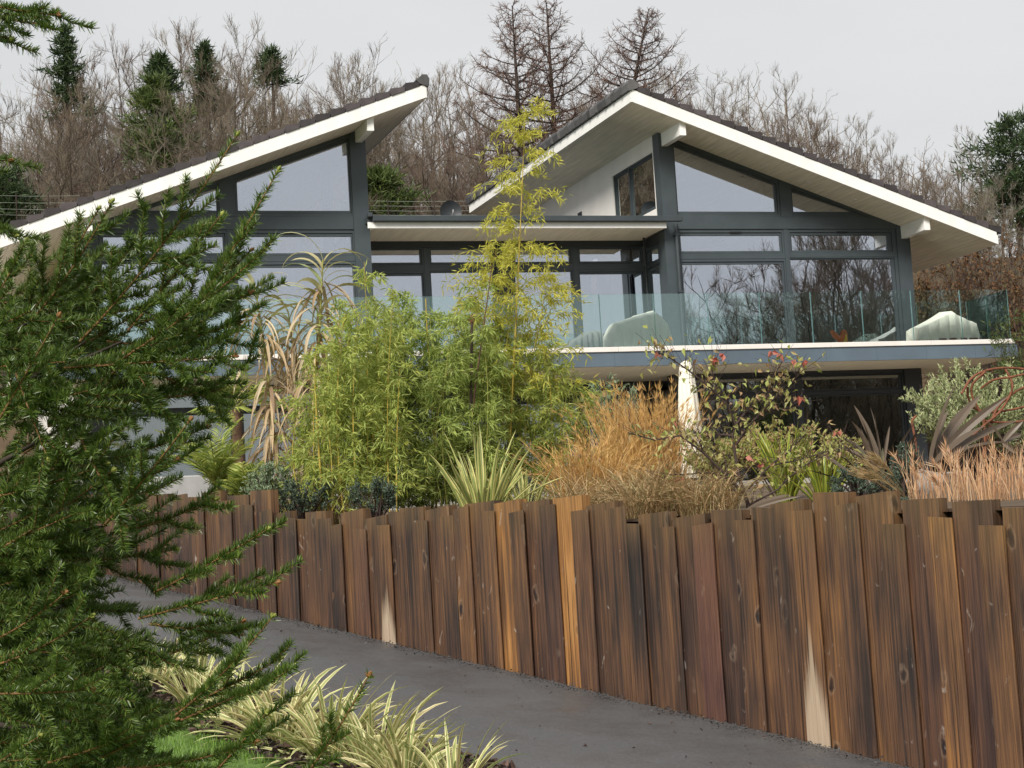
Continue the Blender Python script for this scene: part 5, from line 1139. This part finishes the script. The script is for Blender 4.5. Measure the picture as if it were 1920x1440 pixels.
def spruce_branch(p0, p1, lat=.5, ascend=0., bare=.0, nside=None, droop=.15, r=.0042, bud=True, dens=1500, plane=None):
    """one branch: axis p0->p1 with side shoots; bare = fraction at the tip with thin needles"""
    p0 = p0-tb; p1 = p1-tb; L = np.linalg.norm(p1-p0); ax = (p1-p0)/L; n = 8; sag = np.array([0, 0, -1.])*L*ascend
    P = np.array([p0+(p1-p0)*q+sag*4*q*(1-q) for q in np.linspace(0, 1, n+1)])
    A = [P[i] for i in range(n)]; B = [P[i+1] for i in range(n)]; SPR = [1.]*n
    for i in range(n):
        if (i+1)/n > 1-bare: SPR[i] = .55
    W = [(P[i], P[i+1], r*(1-.55*i/n), r*(1-.55*(i+1)/n)) for i in range(n)]; tips = [(P[-1], ax)]
    ns = nside if nside is not None else int(2+L*8)
    hz = nrm(np.cross(ax, [0, 0, 1.])); up = np.cross(hz, ax); tilt = U(-1.1, 1.1) if plane is None else plane
    side = nrm(hz*math.cos(tilt)+up*math.sin(tilt))
    for k in range(ns):
        q = .12+(.86-bare*.8)*(k+U(0, 1))/ns; x = q*n; j = min(int(x), n-1); p = P[j]+(P[j+1]-P[j])*(x-j); a = nrm(P[j+1]-P[j]); sg = 1 if k % 2 else -1
        sl = (L*.45*(1-q)+.16)*lat*U(.7, 1.25)+.05
        d = nrm(a*U(.8, 1.3)+side*sg*U(.6, .85)+np.cross(side, a)*U(-.3, .3)+np.array([0, 0, -droop*U(.2, 1.4)]))
        pm = p+d*sl*.5; d2 = nrm(d+a*.35+np.array([0, 0, -droop*.4+.16])); pe = pm+d2*sl*.5
        A += [p, pm]; B += [pm, pe]; SPR += [1., 1.]; W += [(p, pm, .0017, .0014), (pm, pe, .0014, .001)]; tips.append((pe, d2))
        if sl > .18:
            for t in range(int(sl*7)):
                f = U(.1, .9); pp = p+(pm-p)*f*2 if f < .5 else pm+(pe-pm)*(f-.5)*2; s3 = (sl*.4*(1-f)+.07)*U(.7, 1.2); sg2 = 1 if t % 2 else -1
                d3 = nrm(d*1.0+side*U(-.25, .25)+a*.8*sg2*.6+np.cross(side, a)*U(-.5, .5)+np.array([0, 0, -droop*.6])); p3 = pp+d3*s3; A.append(pp); B.append(p3); SPR.append(1.); W.append((pp, p3, .0012, .0008)); tips.append((p3, d3))
    br = link('branch', seg_mesh('branch', W, M['spruce_wood'], 5), SP)
    mb = MB(); needles(mb, np.array(A), np.array(B), dens, sparse=np.array(SPR)); mb.build('needles', M['needle'], br)
    if bud:
        m2 = MB(); t, a = tips[0]; m2.tube([t, t+a*.007, t+a*.013], [.0045, .0055, .0015], 6)
        for s_ in range(4):
            d = nrm(a+RNG.normal(0, .8, 3)); m2.tube([t-a*.004, t-a*.003+d*.007, t+d*.012], [.003, .0038, .001], 5)
        m2.build('bud', M['budg'] if U(0, 1) < .5 else M['bud'], br, smooth=True)
    return br
# leading shoots read off their tips (start pixel, tip pixel, distance at start and tip)
EXP = [((150, 640), (445, 252), 5.6, 5.35, .5, .40), ((350, 600), (522, 318), 5.5, 5.4, .35, .5), ((60, 600), (210, 378), 5.6, 5.5, .5, .35), ((40, 610), (185, 392), 5.7, 5.6, .5, .35), ((-60, 640), (48, 452), 5.6, 5.5, .6, .2), ((70, 650), (268, 434), 5.8, 5.7, .6, .2), ((240, 620), (415, 402), 5.7, 5.65, .32, .1),
       ((200, 690), (497, 468), 5.5, 5.3, .6, .12), ((210, 700), (470, 470), 5.6, 5.5, .5, .1), ((250, 650), (470, 548), 5.7, 5.6, .5, 0), ((240, 610), (455, 555), 5.9, 5.8, .5, 0), ((100, 700), (448, 604), 5.6, 5.5, .6, 0), ((120, 690), (440, 668), 5.5, 5.4, .7, 0), ((200, 640), (430, 640), 5.8, 5.7, .6, 0),
       ((-10, 800), (110, 592), 5.3, 5.2, .3, .6), ((195, 985), (357, 787), 5.4, 5.2, .35, .6), ((90, 800), (355, 625), 5.8, 5.7, .7, 0), ((0, 610), (135, 520), 5.8, 5.7, .6, .1), ((160, 480), (390, 420), 6.1, 6.1, .5, .1), ((60, 690), (300, 560), 5.9, 5.9, .7, 0),
       ((0, 930), (200, 870), 5.5, 5.4, .8, 0), ((60, 1010), (330, 862), 5.7, 5.6, .6, .0), ((0, 1030), (212, 882), 5.5, 5.4, .5, .5), ((210, 1000), (405, 935), 5.8, 5.7, .6, 0), ((120, 880), (390, 800), 5.9, 5.9, .7, 0), ((180, 760), (420, 730), 5.7, 5.6, .8, 0),
       ((290, 1110), (502, 992), 5.5, 5.3, .4, .15), ((260, 1160), (520, 1092), 5.5, 5.35, .5, .05), ((330, 1340), (512, 1156), 5.4, 5.25, .3, .45), ((340, 1350), (530, 1265), 5.4, 5.3, .55, 0), ((330, 1330), (525, 1235), 5.5, 5.4, .5, .05), ((560, 1470), (692, 1266), 5.2, 5.1, .12, .6), ((280, 1170), (450, 1190), 5.6, 5.6, .6, 0),
       ((-20, 1250), (172, 1155), 5.3, 5.2, .5, .3), ((-10, 1200), (122, 1112), 5.4, 5.3, .5, .3), ((-20, 1300), (172, 1292), 5.2, 5.1, .6, .1), ((90, 1430), (330, 1350), 5.5, 5.4, .6, 0), ((-20, 1440), (75, 1380), 5.3, 5.2, .4, .4), ((190, 1420), (395, 1300), 5.6, 5.5, .6, 0), ((400, 1450), (500, 1335), 5.4, 5.3, .4, .1), ((220, 1440), (480, 1390), 5.5, 5.4, .6, 0),
       ((-90, -10), (108, 28), 5.6, 5.4, .5, 0), ((-90, 10), (88, 46), 5.7, 5.6, .5, 0), ((-70, 60), (20, 72), 5.6, 5.5, .4, .2), ((-80, 300), (20, 300), 5.8, 5.7, .4, 0), ((-80, 390), (30, 440), 5.8, 5.7, .6, 0), ((80, 1050), (330, 1030), 5.9, 5.9, .7, 0), ((250, 1250), (455, 1165), 5.8, 5.7, .5, 0), ((100, 1120), (330, 1250), 5.7, 5.6, .7, 0), ((150, 820), (235, 985), 5.4, 5.35, .5, 0), ((30, 700), (90, 860), 5.4, 5.3, .6, 0), ((300, 700), (430, 760), 5.7, 5.6, .6, 0), ((230, 660), (300, 760), 5.5, 5.45, .6, 0)]
for (a, b, Ya, Yb, lt, ba) in EXP:
    spruce_branch(at(*a, Ya), at(*b, Yb), lt*.8, U(.0, .05), ba*.8, droop=.08)
# inner boughs filling the crown
XB = ([200, 300, 450, 550, 650, 750, 850, 950, 1000, 1100, 1200, 1300, 1440], [0, 20, 110, 230, 270, 240, 210, 170, 140, 170, 240, 250, 250])
for k in range(84):
    y = U(500, 1470) if k < 70 else U(1000, 1480); xe = np.interp(y, *XB)*U(.2, 1.02); Y = U(5.5, 6.5); xs_ = max(-150, xe-U(150, 330)); y0 = y+U(-10, 130)
    if 760 < y < 830 and 90 < xe < 200: continue
    spruce_branch(at(xs_, y0, Y), at(xe, y, Y-U(0, .3)), .75, U(-.02, .08), 0, bud=False, droop=.3, dens=1300)
# thick boughs from the trunk carrying them
for (x, y, x2, y2) in ((-150, 760, 230, 640), (-150, 800, 160, 640), (-150, 1010, 200, 985), (-150, 1190, 120, 1135), (-150, 1330, 200, 1345), (-150, 680, 60, 600), (-150, 900, 120, 800), (-150, 60, -60, 20), (-150, 330, -60, 300), (-150, 1490, 560, 1500)):
    P0 = at(x, y, TY)-tb; P1 = at(x2, y2, 5.6)-tb; MB().tube([P0, (P0+P1)/2+np.array([0, 0, -.04]), P1], [.016, .009, .003], 6).build('bough', M['bark_dark'], SP, smooth=True)
print('needles', SPN[0])
